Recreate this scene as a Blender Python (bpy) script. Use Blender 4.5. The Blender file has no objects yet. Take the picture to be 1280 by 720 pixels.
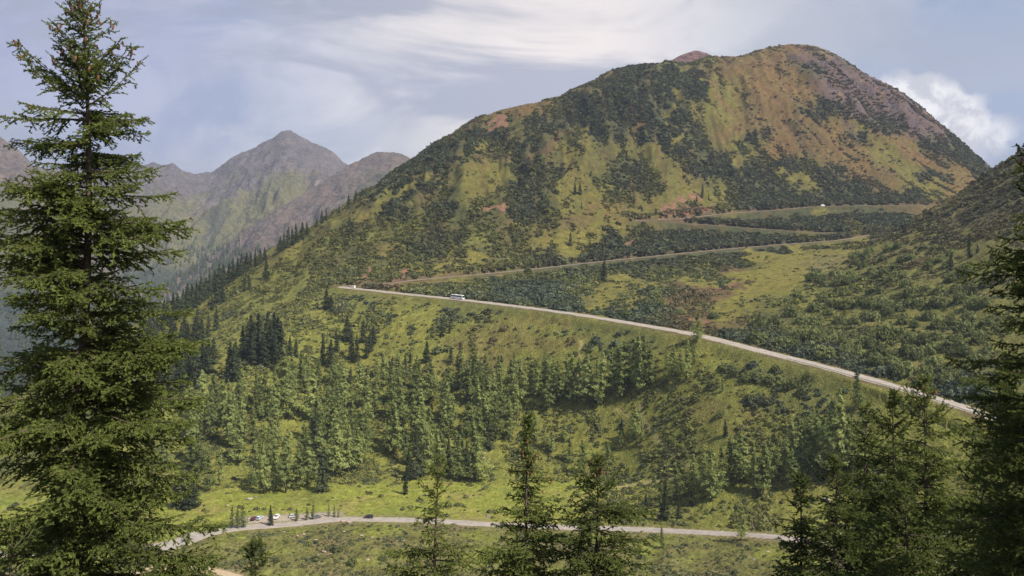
import bpy, bmesh, math, random, time
import numpy as np
from mathutils import Vector, Matrix
T0 = time.time()
random.seed(7); RNG = np.random.default_rng(7)
SC = bpy.context.scene
COL = SC.collection
F, CX, HY = 1100.0, 640.0, 270.0        # lens in photo pixels, optical axis column, horizon row

# ------------------------------------------------------------------ helpers
_perm = np.random.default_rng(3).permutation(1024).astype(np.int64)
def _h(ix, iy, s):
    return _perm[(_perm[(ix + s * 131) & 1023] + iy) & 1023]
def noise(x, y, s=0):
    x = np.asarray(x, float); y = np.asarray(y, float)
    ix = np.floor(x).astype(np.int64); iy = np.floor(y).astype(np.int64)
    fx = x - ix; fy = y - iy
    ux = fx * fx * fx * (fx * (fx * 6 - 15) + 10); uy = fy * fy * fy * (fy * (fy * 6 - 15) + 10)
    def g(a, b, dx, dy):
        t = _h(a, b, s) * (2 * math.pi / 1024)
        return np.cos(t) * dx + np.sin(t) * dy
    n00 = g(ix, iy, fx, fy); n10 = g(ix + 1, iy, fx - 1, fy)
    n01 = g(ix, iy + 1, fx, fy - 1); n11 = g(ix + 1, iy + 1, fx - 1, fy - 1)
    a = n00 + (n10 - n00) * ux; b = n01 + (n11 - n01) * ux
    return (a + (b - a) * uy) * 1.5
def fbm(x, y, o=4, s=0):
    r = 0; a = 1.0; t = 0
    for k in range(o):
        r = r + a * noise(x * 2 ** k, y * 2 ** k, s + k); t += a; a *= .5
    return r / t
def ridged(x, y, o=4, s=0):
    r = 0; a = 1.0; t = 0
    for k in range(o):
        r = r + a * (1 - 2 * np.abs(noise(x * 2 ** k, y * 2 ** k, s + k))); t += a; a *= .5
    return r / t
def sstep(a, b, x):
    t = np.clip((x - a) / (b - a), 0, 1); return t * t * (3 - 2 * t)
def pchip(x, y, q):
    x = np.asarray(x, float); y = np.asarray(y, float); q = np.clip(np.asarray(q, float), x[0], x[-1])
    h = np.diff(x); dl = np.diff(y) / h; n = len(x); d = np.zeros(n)
    if n == 2: d[:] = dl[0]
    else:
        w1 = 2 * h[1:] + h[:-1]; w2 = h[1:] + 2 * h[:-1]
        ok = dl[:-1] * dl[1:] > 0
        den = np.where(ok, w1 / np.where(ok, dl[:-1], 1) + w2 / np.where(ok, dl[1:], 1), 1)
        d[1:-1] = np.where(ok, (w1 + w2) / den, 0)
        d[0], d[-1] = dl[0], dl[-1]
    i = np.clip(np.searchsorted(x, q) - 1, 0, n - 2); t = (q - x[i]) / h[i]
    return ((1 + 2 * t) * (1 - t) ** 2 * y[i] + t * (1 - t) ** 2 * h[i] * d[i] + t * t * (3 - 2 * t) * y[i + 1] + t * t * (t - 1) * h[i] * d[i + 1])

def mesh_from(name, V, Fc, nper, mat, smooth=False, col=None):
    """V (n,3); Fc flat int array of faces with nper corners each."""
    me = bpy.data.meshes.new(name)
    V = np.ascontiguousarray(V, np.float32); Fc = np.ascontiguousarray(Fc, np.int32).ravel(); nf = len(Fc) // nper
    me.vertices.add(len(V)); me.vertices.foreach_set('co', V.ravel())
    me.loops.add(len(Fc)); me.loops.foreach_set('vertex_index', Fc)
    me.polygons.add(nf); me.polygons.foreach_set('loop_start', np.arange(0, len(Fc), nper, dtype=np.int32))
    me.polygons.foreach_set('use_smooth', np.full(nf, smooth, bool))
    if col is not None:
        a = me.color_attributes.new('Col', 'FLOAT_COLOR', 'POINT')
        c = np.ones((len(V), 4), np.float32); c[:, :3] = col; a.data.foreach_set('color', c.ravel())
    me.update(calc_edges=True); me.materials.append(mat)
    return me
def link(name, data, parent=None, loc=None):
    o = bpy.data.objects.new(name, data); COL.objects.link(o)
    if parent is not None: o.parent = parent
    if loc is not None: o.location = loc
    return o
def tag(o, label=None, cat=None, group=None, kind=None):
    if label: o['label'] = label
    if cat: o['category'] = cat
    if group: o['group'] = group
    if kind: o['kind'] = kind
    return o
def copy_tree(o, parent=None):
    c = o.copy(); COL.objects.link(c); c.parent = parent
    for k in ('label', 'group'):
        if parent is None and k in c: del c[k]
    for ch in list(o.children): copy_tree(ch, c)
    return c
ONES = 'zeroth first second third fourth fifth sixth seventh eighth ninth tenth eleventh twelfth thirteenth fourteenth fifteenth sixteenth seventeenth eighteenth nineteenth'.split()
TENS = {2: ('twenty', 'twentieth'), 3: ('thirty', 'thirtieth'), 4: ('forty', 'fortieth'), 5: ('fifty', 'fiftieth')}
def ordinal(n):
    if n < 20: return ONES[n]
    t, r = divmod(n, 10)
    return TENS[t][1] if r == 0 else TENS[t][0] + '-' + ONES[r]

# ------------------------------------------------------------------ materials
def new_mat(name):
    m = bpy.data.materials.new(name); m.use_nodes = True
    nt = m.node_tree; nt.nodes.clear()
    return m, nt
def N(nt, t, **kw):
    n = nt.nodes.new(t)
    for k, v in kw.items():
        if k == 'ins':
            for kk, vv in v.items(): n.inputs[kk].default_value = vv
        else: setattr(n, k, v)
    return n
def L(nt, a, b): nt.links.new(a, b)
def simple(name, col, rough=.6, metal=0., noise_amt=.12, scale=3.):
    m, nt = new_mat(name)
    out = N(nt, 'ShaderNodeOutputMaterial'); p = N(nt, 'ShaderNodeBsdfPrincipled', ins={'Roughness': rough, 'Metallic': metal})
    tc = N(nt, 'ShaderNodeTexCoord'); nz = N(nt, 'ShaderNodeTexNoise', ins={'Scale': scale, 'Detail': 4.})
    mr = N(nt, 'ShaderNodeMapRange', ins={'From Min': .25, 'From Max': .75, 'To Min': 1 - noise_amt, 'To Max': 1 + noise_amt})
    mx = N(nt, 'ShaderNodeVectorMath', operation='SCALE'); mx.inputs[0].default_value = col[:3]
    L(nt, tc.outputs['Object'], nz.inputs['Vector']); L(nt, nz.outputs['Fac'], mr.inputs[0]); L(nt, mr.outputs[0], mx.inputs['Scale'])
    L(nt, mx.outputs[0], p.inputs['Base Color']); L(nt, p.outputs[0], out.inputs[0])
    return m
def ground_mat(name, s1=.9, s2=.13, bump=.7, var=.45, bdist=1.5):
    """colour attribute times two scales of mottling, rough, bumpy"""
    m, nt = new_mat(name)
    out = N(nt, 'ShaderNodeOutputMaterial'); p = N(nt, 'ShaderNodeBsdfPrincipled', ins={'Roughness': .95, 'Specular IOR Level': .1})
    at = N(nt, 'ShaderNodeAttribute', attribute_name='Col'); tc = N(nt, 'ShaderNodeTexCoord')
    n1 = N(nt, 'ShaderNodeTexNoise', ins={'Scale': s1, 'Detail': 5., 'Roughness': .65}); n2 = N(nt, 'ShaderNodeTexNoise', ins={'Scale': s2, 'Detail': 4.})
    L(nt, tc.outputs['Object'], n1.inputs['Vector']); L(nt, tc.outputs['Object'], n2.inputs['Vector'])
    a = N(nt, 'ShaderNodeMapRange', ins={'From Min': .3, 'From Max': .7, 'To Min': 1 - var, 'To Max': 1 + var}); L(nt, n1.outputs['Fac'], a.inputs[0])
    b = N(nt, 'ShaderNodeMapRange', ins={'From Min': .3, 'From Max': .7, 'To Min': .85, 'To Max': 1.15}); L(nt, n2.outputs['Fac'], b.inputs[0])
    mu = N(nt, 'ShaderNodeMath', operation='MULTIPLY'); L(nt, a.outputs[0], mu.inputs[0]); L(nt, b.outputs[0], mu.inputs[1])
    sc = N(nt, 'ShaderNodeVectorMath', operation='SCALE'); L(nt, at.outputs['Color'], sc.inputs[0]); L(nt, mu.outputs[0], sc.inputs['Scale'])
    L(nt, sc.outputs[0], p.inputs['Base Color'])
    bp = N(nt, 'ShaderNodeBump', ins={'Strength': bump, 'Distance': bdist}); L(nt, n1.outputs['Fac'], bp.inputs['Height']); L(nt, bp.outputs[0], p.inputs['Normal'])
    L(nt, p.outputs[0], out.inputs[0])
    return m
def leaf_mat(name, c1, c2, trans=.3, attr=False, objvar=.25):
    """leaves: random tint per clump face and per plant, some light through"""
    m, nt = new_mat(name)
    out = N(nt, 'ShaderNodeOutputMaterial')
    geo = N(nt, 'ShaderNodeNewGeometry'); oi = N(nt, 'ShaderNodeObjectInfo')
    if attr:
        src = N(nt, 'ShaderNodeAttribute', attribute_name='Col').outputs['Color']
    else:
        mix = N(nt, 'ShaderNodeMix', data_type='RGBA'); mix.inputs[6].default_value = (*c1, 1); mix.inputs[7].default_value = (*c2, 1)
        ad = N(nt, 'ShaderNodeMath', operation='MULTIPLY_ADD'); ad.inputs[1].default_value = .6; L(nt, geo.outputs['Random Per Island'], ad.inputs[0])
        sb = N(nt, 'ShaderNodeMath', operation='MULTIPLY'); sb.inputs[1].default_value = .4; L(nt, oi.outputs['Random'], sb.inputs[0]); L(nt, sb.outputs[0], ad.inputs[2])
        L(nt, ad.outputs[0], mix.inputs[0]); src = mix.outputs[2]
    mr = N(nt, 'ShaderNodeMapRange', ins={'To Min': 1 - objvar, 'To Max': 1 + objvar}); L(nt, (geo.outputs['Random Per Island'] if attr else oi.outputs['Random']), mr.inputs[0])
    sc = N(nt, 'ShaderNodeVectorMath', operation='SCALE'); L(nt, src, sc.inputs[0]); L(nt, mr.outputs[0], sc.inputs['Scale'])
    d = N(nt, 'ShaderNodeBsdfDiffuse'); t = N(nt, 'ShaderNodeBsdfTranslucent'); ms = N(nt, 'ShaderNodeMixShader', ins={0: trans})
    L(nt, sc.outputs[0], d.inputs[0]); L(nt, sc.outputs[0], t.inputs[0]); L(nt, d.outputs[0], ms.inputs[1]); L(nt, t.outputs[0], ms.inputs[2]); L(nt, ms.outputs[0], out.inputs[0])
    return m

M_TERR = ground_mat('alpine_ground')
M_FAR = ground_mat('far_mountain_ground', s1=.05, s2=.008, bump=1.0, var=.42, bdist=22)
M_SHRUB = leaf_mat('shrub_leaves', None, None, .2, attr=True, objvar=.35)
M_SPRUCE = leaf_mat('spruce_needles_far', (.036, .050, .032), (.060, .074, .038), .3)
M_LARCH = leaf_mat('larch_needles', (.160, .210, .080), (.300, .335, .125), .5)
M_NEEDLE = leaf_mat('spruce_needles_near', (.042, .064, .024), (.165, .195, .056), .42, objvar=.12)
M_BUSH = leaf_mat('bush_leaves', (.120, .148, .066), (.195, .215, .090), .42)
M_BARK = simple('bark', (.085, .062, .05), .95, noise_amt=.4, scale=8)
M_BRANCH = simple('bare_branches', (.075, .055, .045), .95, noise_amt=.3, scale=8)
M_CONE = simple('cone_scales', (.20, .085, .055), .8, noise_amt=.3, scale=30)
M_ROAD = simple('old_asphalt', (.24, .215, .20), .9, noise_amt=.22, scale=.35)
M_UPROAD = simple('upper_asphalt', (.15, .125, .105), .9, noise_amt=.3, scale=.3)
M_BANKSOIL = simple('bank_soil', (.12, .085, .058), .95, noise_amt=.4, scale=.5)
M_DIRT = simple('gravel_track', (.30, .235, .155), .95, noise_amt=.2, scale=1.2)
M_GRAVEL = simple('roadside_gravel', (.24, .205, .17), .95, noise_amt=.25, scale=1.0)
M_ROCK = simple('boulder_stone', (.24, .21, .19), .95, noise_amt=.35, scale=1.5)
M_PINKROCK = simple('reddish_stone', (.27, .20, .17), .95, noise_amt=.35, scale=1.5)
M_STEEL = simple('galvanised_steel', (.55, .55, .55), .5, .6)
M_WOOD = simple('weathered_wood', (.20, .15, .11), .9, noise_amt=.3, scale=6)
M_WHITE = simple('white_paint', (.70, .70, .70), .35, noise_amt=.03)
M_LINE = simple('road_line_paint', (.7, .7, .68), .7, noise_amt=.1)
M_GLASS = simple('dark_glass', (.02, .025, .03), .1, noise_amt=.02)
M_TYRE = simple('tyre_rubber', (.02, .02, .02), .9)
M_RIM = simple('alloy', (.45, .45, .46), .4, .7)
M_LAMPW = simple('lamp_glass', (.75, .75, .72), .2, noise_amt=.02)
M_LAMPR = simple('tail_lamp_red', (.35, .02, .02), .3, noise_amt=.02)

# ------------------------------------------------------------------ terrain: feature lines (photo column, row, distance) -> height
def feat(pts):
    u = np.array([p[0] for p in pts], float); d = np.array([p[2] for p in pts], float)
    z = np.array([(HY - p[1]) / F * p[2] for p in pts])
    return (lambda q: pchip(u, d, q)), (lambda q: pchip(u, z, q))
R1 = [(-400, 700, 352), (0, 693, 358), (130, 690, 360), (215, 682, 365), (250, 668, 378), (300, 660, 388), (370, 655, 395), (430, 649, 401), (520, 650.5, 399), (600, 655, 394), (700, 659, 387), (800, 662, 376), (900, 667, 360), (965, 671, 346), (1100, 690, 318), (1300, 720, 280), (1700, 800, 230)]
MT = [(-400, 618, 440), (200, 618, 440), (300, 614, 442), (380, 608, 450), (500, 602, 458), (640, 600, 460), (760, 602, 448), (820, 615, 420), (900, 638, 380), (965, 646, 366), (1100, 668, 335), (1300, 695, 300), (1700, 770, 250)]
R2 = [(-400, 592, 478), (0, 588, 478), (100, 548, 510), (200, 490, 560), (300, 430, 620), (350, 400, 660), (430, 360.5, 720), (500, 367, 685), (570, 374, 650), (650, 383.5, 610), (700, 390, 585), (800, 406, 540), (870, 418.5, 510), (940, 436, 475), (1000, 451, 450), (1050, 464, 430), (1100, 478, 410), (1150, 492, 392), (1200, 508, 376), (1235, 520, 365), (1320, 550, 340), (1500, 610, 305), (2000, 700, 280)]
R3 = [(-400, 560, 530), (0, 550, 535), (100, 505, 580), (200, 447, 650), (300, 398, 690), (350, 378, 715), (430, 358, 729), (470, 356, 738), (520, 350, 755), (600, 343, 785), (680, 335, 815), (750, 327, 840), (820, 320, 862), (900, 312, 885), (960, 307, 900), (1050, 300, 918), (1108, 292, 930), (1250, 292, 935), (2000, 292, 935)]
R4 = [(760, 277, 945), (800, 276.5, 950), (870, 280, 965), (966, 287, 965), (1040, 291, 955), (1108, 291, 945), (1200, 284, 990), (2000, 284, 990)]
R5 = [(760, 276, 950), (800, 275.5, 956), (825, 275, 964), (908, 267, 1020), (975, 262, 1060), (1029, 258, 1085), (1100, 257, 1105), (1162, 257, 1120), (1250, 258, 1135), (2000, 258, 1140)]
RG = [(-400, 560, 590), (0, 505, 612), (100, 447, 680), (200, 390, 790), (250, 362, 850), (300, 335, 900), (340, 312, 950), (400, 278, 1015), (430, 257, 1050), (450, 244, 1065), (510, 205, 1140), (560, 172, 1190), (600, 149, 1225), (640, 138, 1250), (690, 125, 1300), (740, 105, 1340), (760, 92, 1370), (800, 86, 1400), (840, 84, 1440), (865, 82, 1470), (890, 75, 1490), (920, 76, 1520), (950, 66, 1540), (985, 60, 1550), (1010, 62, 1550), (1045, 76, 1550), (1080, 97, 1545), (1110, 111, 1530), (1150, 138, 1510), (1180, 163, 1490), (1228, 207, 1460), (1280, 250, 1430), (1400, 310, 1400), (2000, 300, 1400)]
SP = [(860, 420, 509), (870, 415.5, 514), (900, 400, 545), (960, 370, 600), (1000, 350, 630), (1050, 328, 650), (1100, 300, 665), (1150, 268, 665), (1200, 240, 660), (1240, 212, 650), (1280, 185, 640), (1330, 150, 632), (1400, 100, 620), (1600, -20, 600), (2000, -60, 600)]
fR1, fMT, fR2, fR3, fR4, fR5, fRG, fSP = map(feat, (R1, MT, R2, R3, R4, R5, RG, SP))

UG = np.concatenate([np.arange(-900, -60, 30), np.arange(-60, 1340, 2.0), np.arange(1340, 2201, 30)])
DG = np.concatenate([np.geomspace(1, 300, 60)[:-1], np.exp(np.arange(math.log(300), math.log(1000), .0024)), np.exp(np.arange(math.log(1000), math.log(1720), .0035)), np.geomspace(1720, 6500, 50)])
NU, ND = len(UG), len(DG)
UU, DD = np.meshgrid(UG, DG, indexing='ij')
XX = (UU - CX) / F * DD; YY = DD

r1d, r1z = fR1[0](UG), fR1[1](UG); mtd, mtz = fMT[0](UG), fMT[1](UG); r2d, r2z = fR2[0](UG), fR2[1](UG); r3d, r3z = fR3[0](UG), fR3[1](UG)
rgd, rgz = fRG[0](UG), fRG[1](UG); bl = sstep(700, 800, UG)
r4d = bl * fR4[0](UG) + (1 - bl) * (r3d + .25 * (rgd - r3d)); r4z = bl * fR4[1](UG) + (1 - bl) * (r3z + .25 * (rgz - r3z))
r5d = bl * fR5[0](UG) + (1 - bl) * (r3d + .42 * (rgd - r3d)); r5z = bl * fR5[1](UG) + (1 - bl) * (r3z + .42 * (rgz - r3z))
ZZ = np.zeros((NU, ND))
for i in range(NU):
    slope = -.6
    dk = [0, 30, 120, r1d[i] - 120, r1d[i] - 60, r1d[i], mtd[i], r2d[i], r3d[i], r4d[i], r5d[i], rgd[i], rgd[i] + 260, rgd[i] + 900, 7000]
    zk = [-1.8, -19.5, -72, r1z[i] + 4, r1z[i] - 1.0, r1z[i], mtz[i], r2z[i], r3z[i], r4z[i], r5z[i], rgz[i], rgz[i] - 130, min(rgz[i] - 420, -330), -470]
    for k in range(1, len(dk)):
        if dk[k] < dk[k - 1] + 4: dk[k] = dk[k - 1] + 4
    ZZ[i] = pchip(dk, zk, DG)
# spur on the right
spd, spz = fSP[0](UG), fSP[1](UG)
S = np.full_like(ZZ, -1e4)
for i in range(NU):
    if UG[i] < 862: continue
    t = (DG - r2d[i]) / max(spd[i] - r2d[i], 4)
    up = r2z[i] + (spz[i] - r2z[i]) * np.clip(t, -.3, 1) ** 1.0
    S[i] = np.where(t < -.05, -1e4, np.where(t <= 1, up, spz[i] - .42 * (DG - spd[i])))
k = 3.0
mx_ = np.maximum(ZZ, S); dlt = np.abs(ZZ - S)
on_spur = S > ZZ
ZZ = np.where(on_spur, S, ZZ)
# relief noise
def fdist(dk): return np.abs(DD - dk[:, None])
wroad = np.minimum(np.minimum(sstep(8, 60, fdist(r2d)), sstep(8, 60, fdist(r3d))), np.where(UU > 780, np.minimum(sstep(5, 45, fdist(r4d)), sstep(5, 45, fdist(r5d))), 1))
wrg = .07 + .93 * sstep(0, 210, fdist(rgd)); wsp = np.where(UU > 880, .3 + .7 * sstep(0, 90, fdist(spd)), 1)
hill = sstep(0, 60, DD - mtd[:, None])
XR = XX - .62 * (1550 - YY); wr = sstep(930, 1030, UU)      # ribs right of the summit run down to the right
def streak(fn, a, b, o, s):
    return fn(XX / a, YY / b, o, s) * (1 - wr) + fn(XR / a, YY / b, o, s) * wr
gwarp = .35 * fbm(XX / 120, YY / 120, 2, 40)
gul = ridged(XX / 95 + gwarp, YY / 300, 4, 11) * (1 - wr) + ridged(XR / 95 + gwarp, YY / 300, 4, 11) * wr
shelf = bl[:, None] * (DD > r3d[:, None]) * (DD < r5d[:, None] + 12)
A_hi = sstep(20, 220, DD - (bl * r5d + (1 - bl) * r3d)[:, None]) * np.where(on_spur, .25, 1)
ZZ += hill * wroad * wrg * wsp * (A_hi * (27 * gul + 10 * fbm(XX / 45, YY / 60, 4, 5) + 6 * streak(ridged, 24, 90, 3, 15)) + 3.0 * (1 - .8 * shelf) * fbm(XX / 38, YY / 38, 4, 21) * sstep(0, 80, DD - mtd[:, None]))
ZZ += hill * np.minimum(wroad + .1, 1) * .95 * fbm(XX / 7, YY / 7, 3, 31)
# crags on the summit's right flank
crag = sstep(975, 1040, UU) * sstep(1260, 1150, UU) * sstep(230, 60, rgd[:, None] - DD) * (DD < rgd[:, None])
ZZ += crag * wrg * 15 * ridged(XX / 26, YY / 50, 4, 77)
# meadow and the rough ground in front of the lower road
front = sstep(4, 20, r1d[:, None] - DD) * sstep(150, 80, r1d[:, None] - DD)
ZZ += front * (2.2 * (fbm(XX / 17, YY / 17, 4, 51) + .25) + .9 * fbm(XX / 5, YY / 5, 3, 53) + 2.2 * np.exp(-((XX + 95) / 45) ** 2 - ((DD - 372) / 16) ** 2))
ZZ += (1 - hill) * sstep(320, 360, DD) * .35 * fbm(XX / 14, YY / 14, 3, 61)

# ---------- road centre lines (world)
def line_pts(fd, u0, u1, step=6, dz=0):
    us = np.arange(u0, u1 + (.1 if u1 > u0 else -.1), step if u1 > u0 else -step)
    d = fd[0](us); return np.stack([(us - CX) / F * d, d, fd[1](us) + dz], 1)
def smooth_line(P, it=3, step=2.5):
    for _ in range(it):
        Q = P.copy(); Q[1:-1] = .25 * P[:-2] + .5 * P[1:-1] + .25 * P[2:]; P = Q
    s = np.concatenate([[0], np.cumsum(np.linalg.norm(np.diff(P[:, :2], axis=0), axis=1))]); q = np.arange(0, s[-1], step)
    return np.stack([np.interp(q, s, P[:, j]) for j in range(3)], 1)
hp1 = np.array([[-141, 727, -59.0], [-146, 731, -58.7], [-143, 737, -58.4]])
R45 = np.array([[(793 - CX) / F * 950, 950, -5.2], [(789 - CX) / F * 953, 955, -5.0], [(794 - CX) / F * 958, 960, -4.8]])
MOUNT = smooth_line(np.concatenate([line_pts(fR2, 1700, 436), hp1, line_pts(fR3, 440, 1100), np.array([[409, 936, -18.5], [411, 942, -18.3]]), line_pts(fR4, 1096, 800), R45, line_pts(fR5, 806, 1240)]))
VALLEY = smooth_line(line_pts(fR1, -300, 1500))
TRACK = smooth_line(np.array([[-190, 310, 0], [-160, 330, 0], [-139, 347, 0], [-122, 342, 0], [-104, 336, 0], [-88, 329, 0], [-70, 318, 0], [-50, 300, 0], [-20, 280, 0]], float), 1)
PARK = smooth_line(np.array([[-122, 398, 0], [-110, 401.5, 0], [-96, 404, 0], [-82, 407, 0]], float), 1)
XF, YF = XX.ravel(), YY.ravel(); ZF = ZZ.ravel()
def nearest(P, mask, rad):
    idx = np.nonzero(mask)[0]; best = np.full(len(idx), 1e9); zb = np.zeros(len(idx))
    bx, by = XF[idx], YF[idx]
    for s in range(0, len(P), 25):
        Q = P[max(s - 1, 0):s + 25]
        x0, x1, y0, y1 = Q[:, 0].min() - rad, Q[:, 0].max() + rad, Q[:, 1].min() - rad, Q[:, 1].max() + rad
        sel = np.nonzero((bx > x0) & (bx < x1) & (by > y0) & (by < y1))[0]
        if not len(sel): continue
        dx = bx[sel][:, None] - Q[:, 0]; dy = by[sel][:, None] - Q[:, 1]; dd = dx * dx + dy * dy; j = dd.argmin(1); m = np.sqrt(dd[np.arange(len(sel)), j])
        c = m < best[sel]; best[sel[c]] = m[c]; zb[sel[c]] = Q[j[c], 2]
    return idx, best, zb
def grid_z(x, y):
    x = np.asarray(x, float); y = np.maximum(np.asarray(y, float), 1.01)
    u = np.clip(CX + x / y * F, UG[0], UG[-1] - .01); i = np.clip(np.searchsorted(UG, u, side='right') - 1, 0, NU - 2); j = np.clip(np.searchsorted(DG, y, side='right') - 1, 0, ND - 2)
    a = (u - UG[i]) / (UG[i + 1] - UG[i]); b = np.clip((y - DG[j]) / (DG[j + 1] - DG[j]), 0, 1)
    return (ZZ[i, j] * (1 - a) + ZZ[i + 1, j] * a) * (1 - b) + (ZZ[i, j + 1] * (1 - a) + ZZ[i + 1, j + 1] * a) * b
for P in (TRACK, PARK):
    P[:, 2] = grid_z(P[:, 0], P[:, 1])
    for _ in range(8): P[1:-1, 2] = (P[:-2, 2] + P[1:-1, 2] + P[2:, 2]) / 3
DIST = {}
for nm, P, w, bk in (('valley', VALLEY, 4.2, 7), ('mount', MOUNT, 5.6, 9), ('track', TRACK, 2.3, 4), ('park', PARK, 4, 4)):
    msk = (XF > -700) & (XF < 700) & (YF > 250) & (YF < 1250)
    idx, dist, zb = nearest(P, msk, 30)
    full = np.full(NU * ND, 1e9); full[idx] = dist; DIST[nm] = full.reshape(NU, ND); fz = np.full(NU * ND, -1e3); fz[idx] = zb; DIST[nm + '_z'] = fz.reshape(NU, ND)
    hid = (dist < 30)
    t = sstep(w, w + bk, dist[hid]); ii = idx[hid]
    if nm == 'mount':
        upb = (YF[ii] > 700) & (ZF[ii] > zb[hid] + .05); ZF[ii] = np.where(upb, ZF[ii] + 2.4 * sstep(4.5, 8, dist[hid]) * sstep(26, 10, dist[hid]), ZF[ii])
        ZF[ii] = np.where((YF[ii] > 700) & ~upb, ZF[ii] - 1.6 * sstep(5, 9, dist[hid]) * sstep(28, 14, dist[hid]), ZF[ii])
        t = np.where(upb, sstep(w - 1.0, w + 2.5, dist[hid]), t)
    ZF[ii] = zb[hid] * (1 - t) + ZF[ii] * t
ZZ = ZF.reshape(NU, ND)

PY = HY - ZZ / DD * F       # photo row of every terrain vertex
def hit(px, py, dmin=285):
    """first terrain point seen along a photo pixel -> world position"""
    i = int(np.clip(np.searchsorted(UG, px) - 1, 0, NU - 2)); a = (px - UG[i]) / (UG[i + 1] - UG[i])
    z = ZZ[i] * (1 - a) + ZZ[i + 1] * a; r = HY - z / DG * F
    ok = np.nonzero((DG > dmin) & (r <= py))[0]
    if not len(ok): return None
    j = ok[0]
    if j > 0 and r[j - 1] > py: t = (r[j - 1] - py) / (r[j - 1] - r[j]); d = DG[j - 1] + t * (DG[j] - DG[j - 1])
    else: d = DG[j]
    x = (px - CX) / F * d
    return Vector((x, d, float(grid_z(x, d))))

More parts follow.
